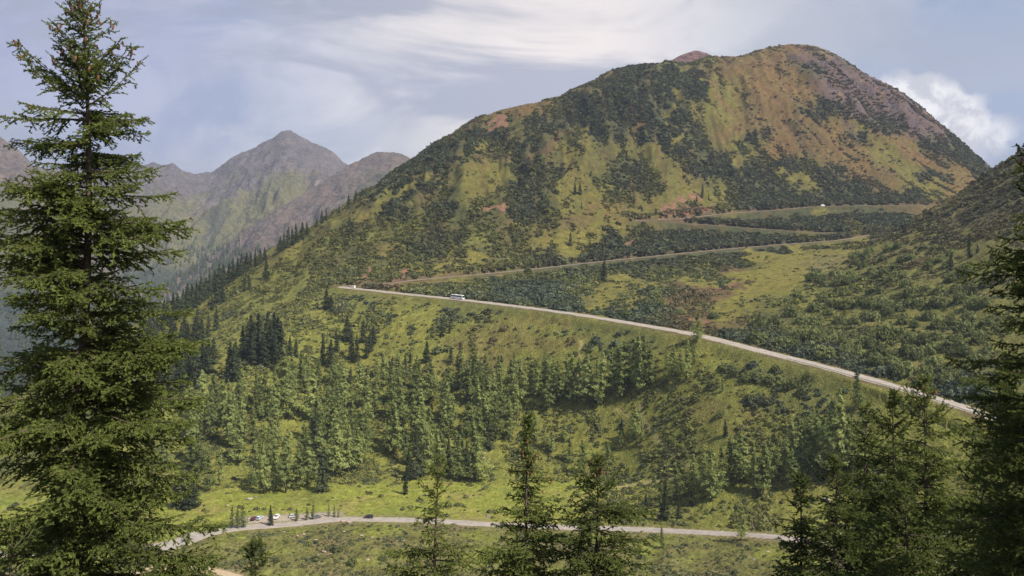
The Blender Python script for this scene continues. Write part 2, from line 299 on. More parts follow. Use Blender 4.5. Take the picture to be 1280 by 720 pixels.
# ------------------------------------------------------------------ ground cover classes
# ground-cover classes on a 32 x 16 px lattice, one row per 16 px from row 56 down; 0 dense dwarf pine, 1 loose shrubs, 2 bright grass, 3 ochre grass, 4 ochre with shrubs, 5 red soil, 6 purple rock, 7 heather, 8 plain grass
LATTICE = [
    [8, 8, 8, 8, 8, 8, 8, 8, 8, 8, 8, 8, 8, 8, 8, 8, 8, 8, 8, 8, 8, 8, 8, 8, 8, 8, 8, 8, 8, 8, 3, 3, 8, 8, 8, 8, 8, 8, 8, 8],
    [8, 8, 8, 8, 8, 8, 8, 8, 8, 8, 8, 8, 8, 8, 8, 8, 8, 8, 8, 8, 8, 8, 8, 8, 8, 8, 8, 8, 4, 3, 3, 6, 6, 4, 8, 8, 8, 8, 8, 8],
    [8, 8, 8, 8, 8, 8, 8, 8, 8, 8, 8, 8, 8, 8, 8, 8, 8, 8, 8, 8, 8, 8, 3, 3, 0, 0, 0, 4, 3, 3, 3, 0, 6, 6, 6, 4, 8, 8, 8, 8],
    [8, 8, 8, 8, 8, 8, 8, 8, 8, 8, 8, 8, 8, 8, 8, 8, 8, 8, 8, 8, 8, 8, 4, 1, 0, 0, 0, 0, 2, 3, 3, 3, 6, 6, 6, 6, 4, 8, 8, 8],
    [8, 8, 8, 8, 8, 8, 8, 8, 8, 8, 8, 8, 8, 8, 8, 8, 8, 8, 8, 8, 3, 3, 0, 0, 0, 0, 0, 0, 2, 3, 3, 3, 6, 6, 6, 6, 6, 4, 8, 8],
    [8, 8, 8, 8, 8, 8, 8, 8, 8, 8, 8, 8, 8, 8, 8, 8, 8, 8, 8, 3, 3, 1, 0, 0, 0, 0, 0, 2, 2, 4, 3, 0, 0, 6, 6, 6, 6, 6, 4, 8],
    [8, 8, 8, 8, 8, 8, 8, 8, 8, 8, 8, 8, 8, 8, 8, 8, 8, 8, 4, 1, 1, 0, 0, 0, 0, 0, 0, 1, 2, 3, 3, 0, 3, 6, 0, 6, 6, 6, 6, 4],
    [8, 8, 8, 8, 8, 8, 8, 8, 8, 8, 8, 8, 8, 8, 8, 8, 8, 1, 0, 0, 1, 0, 1, 0, 0, 0, 0, 1, 3, 0, 3, 4, 3, 0, 0, 6, 6, 0, 6, 6],
    [8, 8, 8, 8, 8, 8, 8, 8, 8, 8, 8, 8, 8, 8, 8, 8, 0, 0, 0, 1, 0, 1, 2, 1, 2, 0, 0, 0, 2, 1, 3, 4, 3, 3, 2, 3, 0, 0, 6, 4],
    [8, 8, 8, 8, 8, 8, 8, 8, 8, 8, 8, 8, 8, 8, 8, 0, 0, 0, 2, 1, 0, 1, 2, 1, 0, 2, 1, 0, 0, 2, 0, 1, 3, 4, 2, 2, 3, 0, 0, 4],
    [8, 8, 8, 8, 8, 8, 8, 8, 8, 8, 8, 8, 8, 8, 0, 0, 0, 1, 2, 2, 1, 0, 2, 1, 0, 1, 2, 0, 0, 0, 0, 1, 0, 3, 4, 2, 2, 3, 0, 3],
    [8, 8, 8, 8, 8, 8, 8, 8, 8, 8, 8, 8, 8, 0, 2, 0, 0, 1, 2, 2, 0, 1, 2, 1, 0, 1, 2, 2, 1, 0, 0, 2, 0, 0, 3, 2, 2, 2, 3, 7],
    [8, 8, 8, 8, 8, 8, 8, 8, 8, 8, 8, 8, 8, 2, 0, 0, 1, 1, 8, 1, 0, 1, 2, 2, 1, 2, 2, 2, 1, 0, 0, 0, 0, 0, 0, 0, 2, 3, 7, 7],
    [8, 8, 8, 8, 8, 8, 8, 8, 8, 8, 8, 8, 2, 2, 1, 0, 1, 0, 1, 1, 0, 1, 2, 3, 2, 2, 4, 1, 8, 0, 0, 0, 0, 0, 0, 4, 3, 3, 7, 7],
    [8, 8, 8, 8, 8, 8, 8, 8, 8, 8, 8, 8, 2, 1, 1, 8, 1, 1, 1, 1, 1, 1, 4, 2, 2, 1, 0, 0, 0, 0, 0, 2, 0, 0, 0, 2, 7, 7, 7, 7],
    [8, 8, 8, 8, 8, 8, 8, 8, 8, 8, 8, 8, 1, 1, 8, 1, 1, 0, 8, 1, 1, 2, 2, 0, 1, 0, 0, 0, 0, 0, 0, 1, 0, 2, 7, 7, 7, 7, 7, 7],
    [8, 8, 8, 8, 8, 8, 8, 8, 8, 8, 8, 8, 8, 1, 1, 8, 0, 1, 1, 1, 1, 2, 2, 0, 0, 0, 0, 0, 0, 0, 0, 1, 2, 2, 7, 7, 7, 7, 7, 7],
    [8, 8, 8, 8, 8, 8, 8, 8, 8, 8, 8, 8, 1, 1, 1, 1, 1, 2, 2, 1, 1, 0, 0, 0, 0, 0, 0, 1, 0, 1, 2, 2, 7, 7, 7, 7, 7, 7, 1, 7],
    [8, 8, 8, 8, 8, 8, 8, 8, 8, 8, 8, 8, 8, 1, 1, 1, 2, 2, 1, 1, 1, 1, 0, 1, 2, 1, 1, 1, 2, 2, 2, 7, 7, 1, 1, 7, 7, 1, 1, 7],
    [8, 8, 8, 8, 8, 8, 8, 8, 8, 8, 8, 8, 1, 1, 4, 4, 1, 1, 1, 0, 0, 0, 1, 2, 2, 1, 4, 4, 2, 2, 2, 1, 1, 1, 7, 1, 1, 1, 7, 1],
    [8, 8, 8, 8, 8, 8, 8, 8, 8, 8, 8, 8, 1, 0, 1, 1, 1, 0, 0, 0, 0, 0, 0, 2, 1, 0, 4, 4, 2, 2, 1, 1, 1, 1, 1, 1, 1, 1, 7, 1],
    [8, 8, 8, 8, 8, 8, 8, 8, 8, 8, 8, 1, 8, 1, 8, 2, 8, 0, 0, 0, 1, 0, 2, 2, 0, 0, 4, 8, 2, 1, 1, 1, 1, 1, 1, 1, 1, 1, 1, 1],
    [8, 8, 8, 8, 8, 8, 8, 8, 8, 8, 8, 1, 1, 8, 8, 2, 8, 8, 1, 4, 8, 0, 0, 0, 0, 0, 4, 4, 4, 1, 1, 1, 1, 0, 1, 1, 0, 1, 1, 1],
    [8, 8, 8, 8, 8, 8, 8, 8, 8, 8, 1, 8, 8, 8, 8, 2, 8, 8, 4, 4, 4, 8, 1, 0, 0, 0, 1, 8, 0, 0, 0, 1, 0, 1, 1, 1, 0, 1, 1, 1],
    [8, 8, 8, 8, 8, 8, 8, 8, 8, 8, 8, 8, 8, 8, 2, 8, 8, 8, 4, 4, 8, 4, 8, 1, 0, 1, 8, 8, 1, 1, 0, 0, 0, 0, 1, 0, 1, 1, 1, 1],
    [8, 8, 8, 8, 8, 8, 8, 8, 8, 8, 8, 8, 8, 8, 2, 8, 8, 4, 4, 4, 8, 8, 8, 1, 2, 8, 8, 8, 8, 8, 1, 0, 0, 0, 0, 0, 1, 1, 4, 1],
    [8, 8, 8, 8, 8, 8, 8, 8, 8, 8, 8, 8, 8, 8, 8, 8, 8, 8, 4, 8, 4, 8, 8, 1, 2, 8, 8, 1, 8, 1, 8, 1, 1, 0, 0, 0, 0, 0, 0, 1],
    [8, 8, 8, 8, 8, 8, 8, 8, 8, 8, 8, 8, 8, 8, 8, 8, 8, 8, 8, 8, 8, 8, 8, 2, 2, 8, 8, 8, 1, 8, 1, 0, 0, 8, 1, 0, 0, 0, 0, 1],
    [8, 8, 8, 8, 8, 8, 8, 8, 8, 8, 8, 8, 8, 8, 8, 8, 8, 8, 8, 8, 8, 8, 8, 8, 2, 8, 8, 4, 8, 4, 1, 0, 0, 1, 8, 8, 0, 0, 0, 0],
    [8, 8, 8, 8, 8, 8, 8, 8, 8, 8, 8, 8, 8, 8, 8, 8, 8, 8, 8, 8, 8, 8, 8, 1, 8, 2, 8, 4, 8, 4, 8, 1, 0, 1, 8, 8, 8, 8, 8, 8],
    [8, 8, 8, 8, 8, 8, 8, 8, 8, 8, 8, 8, 8, 8, 8, 8, 8, 8, 8, 8, 8, 8, 8, 1, 8, 2, 8, 8, 4, 8, 8, 1, 1, 1, 8, 8, 8, 8, 8, 8],
    [8, 8, 8, 8, 8, 8, 8, 8, 8, 8, 8, 8, 8, 8, 8, 8, 8, 8, 8, 8, 8, 8, 8, 8, 2, 8, 8, 1, 8, 8, 1, 8, 1, 8, 8, 8, 8, 8, 8, 8],
    [8, 8, 8, 8, 8, 8, 8, 8, 8, 8, 8, 8, 8, 8, 8, 8, 8, 8, 8, 8, 8, 1, 8, 8, 8, 1, 8, 8, 1, 8, 8, 8, 1, 8, 8, 8, 8, 8, 8, 8],
    [8, 8, 8, 8, 8, 8, 8, 8, 8, 8, 8, 8, 8, 8, 8, 8, 8, 8, 8, 8, 1, 8, 8, 1, 8, 8, 1, 8, 8, 1, 8, 8, 8, 1, 8, 8, 8, 8, 8, 8],
    [8, 8, 8, 8, 8, 8, 8, 8, 8, 8, 8, 8, 8, 8, 8, 8, 8, 1, 8, 8, 1, 8, 8, 1, 8, 8, 1, 8, 8, 1, 8, 8, 8, 8, 8, 8, 8, 8, 8, 8],
]
CL = 'DdGOoRPHg'
grid = np.zeros((35, 40, len(CL)))
for row in range(35):
    for c in range(40): grid[row, c, LATTICE[row][c]] = 1
wx = UU + 24 * fbm(XX / 30, YY / 55, 3, 91) + 8 * noise(XX / 9, YY / 14, 95); wy = PY + 15 * fbm(XX / 30 + 50, YY / 55, 3, 92) + 5 * noise(XX / 9, YY / 14, 96)
gx = np.clip((wx - 16) / 32, 0, 38.999); gy = np.clip((wy - 56) / 16, 0, 33.999)
ix = gx.astype(int); iy = gy.astype(int); fx = (gx - ix)[..., None]; fy = (gy - iy)[..., None]
W = (grid[iy, ix] * (1 - fx) + grid[iy, ix + 1] * fx) * (1 - fy) + (grid[iy + 1, ix] * (1 - fx) + grid[iy + 1, ix + 1] * fx) * fy
Wc = {c: W[..., i] for i, c in enumerate(CL)}
beyond = DD > rgd[:, None] + 30
for c in CL: Wc[c] = Wc[c] * (DD > r1d[:, None]) * (~beyond)
Wc['D'] = Wc['D'] + beyond
# strokes: x0,y0,x1,y1,half width,class
STROKES = [(470, 254, 535, 222, 5, 'G'), (440, 275, 480, 250, 5, 'G'), (590, 238, 622, 218, 9, 'G'), (633, 196, 640, 172, 4, 'G'), (594, 180, 602, 186, 4, 'G'), (615, 156, 628, 147, 4.5, 'R'), (640, 140, 715, 113, 6, 'O'),
 (724, 186, 734, 161, 4, 'G'), (700, 245, 706, 185, 6, 'G'), (672, 196, 706, 168, 5, 'o'), (838, 155, 842, 108, 4, 'G'), (786, 178, 800, 150, 4, 'O'), (818, 188, 842, 172, 5, 'G'), (886, 138, 893, 102, 8, 'G'), (893, 104, 925, 160, 3.5, 'O'), (926, 76, 968, 98, 3, 'O'),
 (918, 205, 926, 170, 3.5, 'G'), (1000, 150, 1045, 182, 5, 'O'), (1050, 172, 1082, 214, 6, 'O'), (1060, 148, 1150, 200, 6, 'G'), (1130, 188, 1215, 238, 8, 'O'), (1100, 165, 1180, 215, 5, 'O'), (880, 240, 900, 244, 8, 'G'),
 (970, 214, 1012, 222, 6, 'G'), (830, 271, 840, 254, 6, 'R'), (862, 245, 876, 241, 4, 'R'), (778, 300, 788, 294, 4, 'R'), (850, 268, 885, 262, 4, 'R'), (612, 265, 622, 259, 4, 'R'), (1150, 217, 1178, 222, 5, 'D'),
 (455, 352, 457, 340, 3.5, 'R'), (495, 346, 508, 336, 4, 'R'), (440, 354, 492, 354, 2, 'R'), (545, 334, 600, 322, 7, 'G'), (780, 385, 815, 350, 7, 'G'), (715, 262, 760, 240, 8, 'G'), (720, 315, 752, 272, 9, 'G'), (522, 420, 545, 385, 7, 'G'), (518, 425, 530, 395, 6, 'G'),
 (723, 480, 728, 428, 4, 'G'), (850, 395, 890, 400, 8, 'o'), (862, 400, 885, 403, 3, 'R'), (850, 350, 945, 362, 5, 'G'), (870, 375, 935, 360, 6, 'o'), (905, 362, 930, 358, 2.5, 'R'), (900, 340, 925, 338, 5, 'o'), (960, 350, 1000, 345, 9, 'G'), (1135, 482, 1150, 458, 5, 'R'), (1065, 270, 1075, 284, 4, 'G'),
 (1020, 268, 1065, 272, 4, 'G'), (1000, 272, 1030, 282, 6, 'D'), (905, 276, 1000, 283, 5, 'D'), (1080, 270, 1140, 280, 9, 'D'), (930, 318, 1010, 320, 6, 'G'), (800, 505, 840, 560, 4, 'G'), (835, 555, 868, 588, 3.5, 'G'), (770, 515, 800, 545, 3, 'G'), (740, 415, 790, 428, 9, 'D'), (900, 455, 1020, 478, 9, 'D'), (1000, 478, 1240, 506, 0, 'D'),
 (700, 560, 760, 548, 6, 'G'), (940, 500, 990, 520, 10, 'D'), (640, 410, 700, 404, 7, 'o'), (640, 440, 720, 425, 8, 'o'), (560, 425, 640, 445, 8, 'o')]
for x0, y0, x1, y1, w, c in STROKES:
    if w <= 0: continue
    ax, ay = x1 - x0, y1 - y0; t = np.clip(((wx - x0) * ax + (wy - y0) * ay) / (ax * ax + ay * ay + 1e-6), 0, 1)
    m = 1 - sstep(w * .6, w * 1.3, np.hypot(wx - x0 - t * ax, wy - y0 - t * ay)); m = m * (DD > r1d[:, None] + 10)
    for cc in CL: Wc[cc] = Wc[cc] * (1 - m)
    Wc[c] = Wc[c] + m
sm = on_spur * 1.0
for c in 'OPoD': mv = Wc[c] * sm * (.9 if c != 'D' else .3) * (PY < 440); Wc['H'] = Wc['H'] + mv; Wc[c] = Wc[c] - mv
mead = sstep(-12, 6, mtd[:, None] - DD + 17 * fbm(XX / 22, YY / 15, 4, 71)) * (DD > r1d[:, None]) * sstep(800, 690, UU + 60 * fbm(XX / 20, YY / 20, 3, 73))
rough = (DD <= r1d[:, None]) * 1.0
PAL = {'D': (.050, .055, .030), 'd': (.066, .068, .028), 'G': (.122, .112, .030), 'O': (.128, .080, .034), 'o': (.092, .066, .034), 'R': (.150, .082, .058), 'P': (.088, .062, .070), 'H': (.100, .088, .048), 'g': (.118, .122, .034)}
C = sum(Wc[c][..., None] * np.array(PAL[c]) for c in CL)
n1 = fbm(XX / 22, YY / 22, 4, 101); n2 = fbm(XX / 5, YY / 5, 3, 111); n3 = fbm(XX / 60, YY / 60, 3, 121)
def mixc(C, m, col): return C * (1 - m[..., None]) + np.array(col) * m[..., None]
base_g = np.clip(Wc['g'] + Wc['d'], 0, 1)
C = mixc(C, base_g * sstep(.05, .5, n1) * .7, (.132, .130, .028))
C = mixc(C, base_g * sstep(.1, .5, -n1) * .55, (.058, .068, .022))
C = mixc(C, base_g * sstep(.12, .5, n3 + .4 * n2) * .6, (.120, .086, .036))
C = mixc(C, Wc['P'] * sstep(.1, .45, n1 + .3 * n2) * .55, (.15, .098, .045)); C = mixc(C, Wc['P'] * sstep(.1, .4, -n1 - n2 * .3) * .7, (.050, .048, .062))
C = mixc(C, Wc['O'] * sstep(.05, .4, n2 + .3 * n1) * .5, (.112, .106, .03)); C = mixc(C, Wc['O'] * sstep(.1, .5, -n1) * .5, (.140, .074, .042))
C = mixc(C, Wc['H'] * sstep(0, .4, n1 + .3 * n2) * .7, (.098, .100, .03))
C = mixc(C, mead, (.168, .184, .036)); C = mixc(C, mead * sstep(.0, .35, n1 + .5 * n2) * .75, (.180, .160, .055)); C = mixc(C, mead * sstep(.0, .3, n3 + .4 * n2) * .7, (.115, .138, .030)); C = mixc(C, mead * sstep(.25, .5, n2 - .4 * n1) * .6, (.075, .085, .028))
C = mixc(C, rough, (.110, .108, .038)); C = mixc(C, rough * sstep(0, .4, n1) * .8, (.130, .145, .030)); C = mixc(C, rough * sstep(.08, .4, -n1 + .4 * n2) * .8, (.155, .115, .062)); C = mixc(C, rough * sstep(.15, .5, n2 - n1 * .5) * .7, (.08, .085, .035))
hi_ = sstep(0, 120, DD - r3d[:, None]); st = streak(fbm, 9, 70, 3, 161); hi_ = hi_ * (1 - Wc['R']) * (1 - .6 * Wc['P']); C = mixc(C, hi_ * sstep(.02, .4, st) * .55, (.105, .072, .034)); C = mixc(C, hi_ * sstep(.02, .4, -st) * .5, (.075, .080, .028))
C = mixc(C, on_spur * (PY > 290) * .5, (.140, .138, .038))
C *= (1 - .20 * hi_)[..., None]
low = sstep(40, 0, DD - r2d[:, None]) * (DD > r1d[:, None]) * (1 - mead); C = mixc(C, low * .45, (.150, .158, .036))
n4 = fbm(XX / 2.6, YY / 3.6, 2, 131); C *= (1 + .42 * np.clip(n2, -1, 1) + .35 * np.clip(n4, -1, 1))[..., None]
bank = sstep(3.3, 4.2, DIST['mount']) * sstep(10, 6, DIST['mount'])
C = mixc(C, np.clip(bank * (.55 + n1), 0, .85), (.085, .060, .040))
PATHS = [[(800, 505), (806, 528), (822, 550), (842, 568), (868, 588)], [(770, 512), (790, 522), (803, 536)], [(727, 428), (724, 455), (722, 482)], [(848, 596), (800, 604), (770, 610)]]
pm = np.zeros_like(DD)
for pl in PATHS:
    for (x0, y0), (x1, y1) in zip(pl[:-1], pl[1:]):
        ax, ay = x1 - x0, y1 - y0; t = np.clip(((UU - x0) * ax + (PY - y0) * ay) / (ax * ax + ay * ay), 0, 1)
        pm = np.maximum(pm, sstep(3.6, 1.8, np.hypot(UU - x0 - t * ax + 1.5 * n2, PY - y0 - t * ay)) * (DD > 300) * (DD < 700))
C = mixc(C, pm * .9, (.225, .205, .085))
verge = sstep(9, 5, DIST['valley']); C = mixc(C, verge * np.clip(.35 + n2, 0, .8), (.17, .14, .08))
C = mixc(C, sstep(7, 4, DIST['park']) * .9, (.22, .19, .15))
C = mixc(C, sstep(4.5, 2.5, DIST['track']) * .7, (.22, .17, .11))
gv = np.arange(NU * ND).reshape(NU, ND)
quads = np.stack([gv[:-1, :-1], gv[1:, :-1], gv[1:, 1:], gv[:-1, 1:]], -1).reshape(-1, 4)
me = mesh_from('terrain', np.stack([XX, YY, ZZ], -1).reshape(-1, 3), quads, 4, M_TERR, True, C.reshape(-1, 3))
tag(link('terrain', me), kind='structure')
# near hillside under and behind the camera (continues the slope sideways)
xs = np.linspace(-320, 320, 65); ys = np.linspace(-60, 130, 40); hx, hy = np.meshgrid(xs, ys, indexing='ij')
hz = np.where(hy > 0, np.interp(hy, [0, 30, 120, 140], [-1.8, -19.5, -72, -84]), -1.8 - .25 * hy) - .8 + .3 * fbm(hx / 6, hy / 6, 3, 5)
gi = np.arange(hx.size).reshape(hx.shape); q = np.stack([gi[:-1, :-1], gi[1:, :-1], gi[1:, 1:], gi[:-1, 1:]], -1).reshape(-1, 4)
tag(link('hillside', mesh_from('hillside', np.stack([hx, hy, hz], -1).reshape(-1, 3), q, 4, M_TERR, True, np.full((hx.size, 3), (.12, .12, .04)))), kind='structure')

# ------------------------------------------------------------------ far mountains
def far_mountain(name, crest, foot_d, back, seed, cols, conc=1.25, rug=1.0, u0=-500, u1=1300, du=2.5):
    us = np.arange(u0, u1, du); fd, fz = feat(crest); cd, cz = fd(us), fz(us); fdv = np.interp(us, [c[0] for c in foot_d], [c[1] for c in foot_d])
    t = np.concatenate([np.linspace(0, 1, 170), 1 + np.geomspace(.01, 1, 20)])
    tt, uu = np.meshgrid(t, us); d = np.where(tt <= 1, fdv[:, None] + (cd - fdv)[:, None] * tt, cd[:, None] + (tt - 1) * back); x = (uu - CX) / F * d
    zf = -420.0
    h = np.where(tt <= 1, zf + (cz - zf)[:, None] * np.clip(tt, 0, 1) ** conc, cz[:, None] - (tt - 1) * back * .5)
    amp = np.clip((h - zf) / 300, 0, 1) * (.08 + .92 * sstep(.01, .34, np.abs(1 - tt)))
    g = ridged(x / 260 + .5 * fbm(x / 400, d / 400, 2, seed + 9), d / 700, 5, seed)
    fine = np.clip((h - zf) / 300, 0, 1) * (.40 + .60 * sstep(0, .12, np.abs(1 - tt)))
    h = h + rug * amp * 95 * g + rug * fine * 20 * fbm(x / 90, d / 120, 4, seed + 3) + rug * 40 * amp * ridged(x / 110, d / 240, 3, seed + 13) + rug * 20 * fine * ridged(x / 50, d / 95, 4, seed + 5)
    n = fbm(x / 190, d / 230, 4, seed + 6); m = fbm(x / 45, d / 60, 3, seed + 7); e = (h - zf) / np.maximum(cz - zf, 1)[:, None]
    C = np.ones(h.shape + (3,)) * np.array(cols['grass'])
    C = mixc(C, sstep(.0, .4, n + .3 * m) * .8, cols['pale']); C = mixc(C, sstep(.1, .5, -n + .4 * m) * .8, cols['scrub'])
    C = mixc(C, sstep(.72, .90, e + .24 * n + .12 * m + .14 * g), cols['rock']); C = mixc(C, sstep(.70, .86, e + .22 * n) * sstep(.0, .35, m) * .55, cols['rock2'])
    C = mixc(C, sstep(.40, .28, e + .12 * n) * .9, cols['wood'])
    C = mixc(C, sstep(.35, .55, m + .35 * g - .2) * sstep(.3, .5, e) * sstep(.9, .7, e) * .7, cols['scree'])
    gi = np.arange(h.size).reshape(h.shape); q = np.stack([gi[:-1, :-1], gi[1:, :-1], gi[1:, 1:], gi[:-1, 1:]], -1).reshape(-1, 4)
    o = link(name, mesh_from(name, np.stack([x, d, h], -1).reshape(-1, 3), q, 4, M_FAR, True, C.reshape(-1, 3))); tag(o, kind='structure')
    return us, d, h
cA = dict(grass=(.105, .100, .046), pale=(.140, .122, .068), scrub=(.055, .060, .044), rock=(.088, .076, .082), rock2=(.140, .112, .105), wood=(.032, .044, .038), scree=(.20, .165, .15))
cB = dict(grass=(.085, .085, .045), pale=(.135, .110, .065), scrub=(.048, .055, .045), rock=(.098, .080, .076), rock2=(.150, .108, .085), wood=(.030, .042, .040), scree=(.20, .15, .13))
cR = dict(grass=(.13, .08, .06), pale=(.15, .09, .07), scrub=(.07, .06, .05), rock=(.14, .078, .075), rock2=(.13, .07, .07), wood=(.12, .08, .06), scree=(.18, .11, .09))
FM = far_mountain('mountain', [(-500, 60, 4300), (-250, 150, 4300), (-100, 190, 4300), (0, 205, 4300), (80, 212, 4350), (140, 207, 4400), (165, 203, 4400), (180, 208, 4400), (190, 205, 4400), (206, 208, 4400), (214, 205, 4400), (226, 214, 4400), (243, 220, 4420), (262, 217, 4450), (285, 203, 4500), (300, 194, 4500), (318, 186, 4500), (332, 178, 4500), (348, 170, 4500), (360, 165, 4500), (372, 171, 4500), (388, 179, 4500), (408, 188, 4500), (420, 197, 4500), (434, 207, 4500), (480, 230, 4500), (560, 260, 4500), (1300, 270, 4500)], [(-500, 2300), (1300, 2400)], 900, 200, cA, conc=1.7, rug=1.15, u1=700)
FB = far_mountain('mountain', [(-500, 470, 2350), (60, 430, 2350), (160, 385, 2450), (240, 338, 2700), (300, 295, 2850), (350, 262, 2950), (400, 232, 3100), (434, 209, 3200), (455, 199, 3250), (472, 192, 3300), (490, 191, 3300), (506, 196, 3300), (540, 215, 3300), (600, 240, 3300), (1300, 270, 3300)], [(-500, 1900), (160, 1950), (500, 2000), (1300, 2000)], 500, 320, cB, conc=1.15, rug=.8, u1=720)
FC = far_mountain('mountain', [(-500, -40, 3000), (-120, 95, 3000), (-40, 150, 3000), (0, 174, 3000), (30, 196, 2950), (60, 232, 2900), (110, 290, 2800), (150, 340, 2700), (220, 400, 2500), (400, 450, 2400)], [(-500, 1700), (400, 2000)], 700, 420, cB, conc=1.3, rug=.7, u1=330)
FD = far_mountain('mountain', [(760, 120, 2300), (815, 92, 2300), (830, 82, 2300), (845, 73, 2300), (860, 67, 2300), (870, 64, 2300), (880, 66, 2300), (890, 70, 2300), (905, 84, 2300), (940, 110, 2300), (1000, 150, 2300)], [(760, 2000), (1000, 2000)], 500, 520, cR, conc=1.0, rug=.25, u0=762, u1=1000, du=1.5)

# ------------------------------------------------------------------ roads
def ribbon(name, P, half, dz, mat, cross=(0.,), skirt=.35):
    T = np.gradient(P[:, :2], axis=0); T /= np.linalg.norm(T, axis=1)[:, None] + 1e-9; R = np.stack([T[:, 1], -T[:, 0]], 1)
    w = np.full(len(P), half) if np.isscalar(half) else half
    offs = [(-1.08, -skirt), (-1, 0), (-.5, .05), (0, .07), (.5, .05), (1, 0), (1.08, -skirt)]
    V = np.stack([np.concatenate([P[:, :2] + R * (w * o)[:, None], (P[:, 2] + dz + h)[:, None]], 1) for o, h in offs], 1)
    n, m = V.shape[:2]; gi = np.arange(n * m).reshape(n, m); q = np.stack([gi[:-1, :-1], gi[1:, :-1], gi[1:, 1:], gi[:-1, 1:]], -1).reshape(-1, 4)
    return tag(link(name, mesh_from(name, V.reshape(-1, 3), q, 4, mat, False)), kind='structure')
jh = int(np.argmin(np.hypot(MOUNT[:, 0] + 146, MOUNT[:, 1] - 731)))
ribbon('mountain_road', MOUNT[:jh + 1], 3.4, .14, M_ROAD); ribbon('mountain_road', MOUNT[jh:], 2.2, .14, M_UPROAD)
vw = 2.75 + 2.4 * np.exp(-((VALLEY[:, 0] + 140) / 16) ** 2)
wob = 1 + .45 * fbm(np.arange(len(MOUNT)) / 4.0, np.zeros(len(MOUNT)), 3, 171)
ribbon('road_shoulder', MOUNT[:jh + 1], 4.5 * wob[:jh + 1], .07, M_GRAVEL); ribbon('road_shoulder', MOUNT[jh:], 3.0 * wob[jh:], .07, M_BANKSOIL)
ribbon('valley_road', VALLEY, vw, .14, M_ROAD)
ribbon('road_shoulder', VALLEY, vw + .25 + .9 * fbm(np.arange(len(VALLEY)) / 3.0, np.zeros(len(VALLEY)), 3, 172), .07, M_GRAVEL)
ribbon('dirt_path', TRACK, 1.9, .10, M_DIRT)
ribbon('gravel_lay_by', PARK, 3.4, .07, M_GRAVEL)
print('terrain', round(time.time() - T0, 1))

# ------------------------------------------------------------------ shrub templates + the shrub cover (stuff)
def clump_tris(n, seed, flat=.75, size=.42, jit=.55, rag=.35):
    """n leafy triangles spread over an uneven dome of radius 1 -> (n*3,3)"""
    r = np.random.default_rng(seed)
    v = r.normal(size=(n, 3)); v[:, 2] = np.abs(v[:, 2]) * .9 - .12; v /= np.linalg.norm(v, axis=1)[:, None]
    lump = 1 + rag * (noise(v[:, 0] * 1.7 + 9 * seed, v[:, 1] * 1.7 + v[:, 2] * 2, seed % 50))
    rad = lump * r.uniform(.72, 1.0, n); P = v * rad[:, None]; P[:, 2] *= flat
    nn = v + jit * r.normal(size=(n, 3)); nn /= np.linalg.norm(nn, axis=1)[:, None]
    a = np.cross(nn, r.normal(size=(n, 3))); a /= np.linalg.norm(a, axis=1)[:, None]; b = np.cross(nn, a)
    s = size * r.uniform(.6, 1.25, n)[:, None]
    return np.stack([P + a * s, P - a * s * .6 + b * s * .9, P - a * s * .6 - b * s * .9], 1).reshape(-1, 3)
NEAR_T = [clump_tris(70, 10 + k, .8, .33) for k in range(6)]
FAR_T = [clump_tris(26, 30 + k, .7, .52) for k in range(6)]
# candidate vertices: visible terrain, area weighted
qa = np.zeros((NU, ND)); qa[:-1, :-1] = (DD[:-1, :-1] / F * np.diff(UG)[:, None]) * np.diff(DG)[None, :]
runmin = np.minimum.accumulate(np.where(DG[None, :] > 290, PY, 1e9), axis=1)
vis = (PY <= runmin + 6) & (UU > -50) & (UU < 1330) & (DD > 300) & (DD < rgd[:, None] + 6)
BIAS = {'D': .46, 'd': .30, 'G': -.10, 'O': -.08, 'o': .16, 'R': -.6, 'P': .20, 'H': .26, 'g': .12}
field = sum(Wc[c] * BIAS[c] for c in CL) + .80 * streak(fbm, 22, 60, 4, 141) + .55 * streak(fbm, 7, 16, 3, 143)
field = field - .24 * on_spur * (PY > 300) - .30 * sstep(880, 960, UU) * (PY > 312) * (PY < 400) * (~on_spur)
field = field - .35 * np.clip(gul, -1, 1) * A_hi
field = np.where(sum(Wc[c] for c in CL) < .2, -1, field)
dens = sstep(-.05, .38, field) + .10 * sstep(-.45, .1, field)
dens = dens * (1 - .94 * mead) + rough * (1.3 * sstep(-.02, .3, -n1 + .5 * n2) + .12)
RZ = DIST['mount_z']; nearroad = DIST['mount'] < 30
uphill = (DIST['mount'] > 5.5) & (DIST['mount'] < 15) & (ZZ > RZ + .2); dens = np.where(uphill, np.maximum(dens, .75), dens)
below = nearroad & (ZZ < RZ + .2) & (DD < 1250); dens = np.where(below, dens * sstep(9, 30, DIST['mount']) * .5, dens)
dens = dens * (1 - pm)
dens = np.where((UU > 925) & (UU < 1190) & (r5d[:, None] - DD < 45) & (r5d[:, None] - DD > -3), dens * .06, dens)
dens[(DIST['mount'] < 6.4) | (DIST['valley'] < 6) | (DIST['track'] < 4) | (DIST['park'] < 5)] = 0
per = np.where(DD > 760, 1 / 5.2, np.where(DD > 560, 1 / 4.0, 1 / 2.6))
lam = qa * vis * dens * per
cnt = RNG.poisson(np.clip(lam, 0, 3)).ravel(); ids = np.repeat(np.arange(NU * ND), cnt)
print('shrubs', len(ids))
SX = XF[ids] + RNG.uniform(-.9, .9, len(ids)) * 1.0; SY = YF[ids] + RNG.uniform(-1, 1, len(ids)); SZ = grid_z(SX, SY)
dS = SY; dW = Wc['D'].ravel()[ids]; hW = Wc['H'].ravel()[ids]; oW = (Wc['O'] + Wc['o'] + Wc['P']).ravel()[ids]; gW = (Wc['g'] + Wc['d']).ravel()[ids]
fS = field.ravel()[ids]
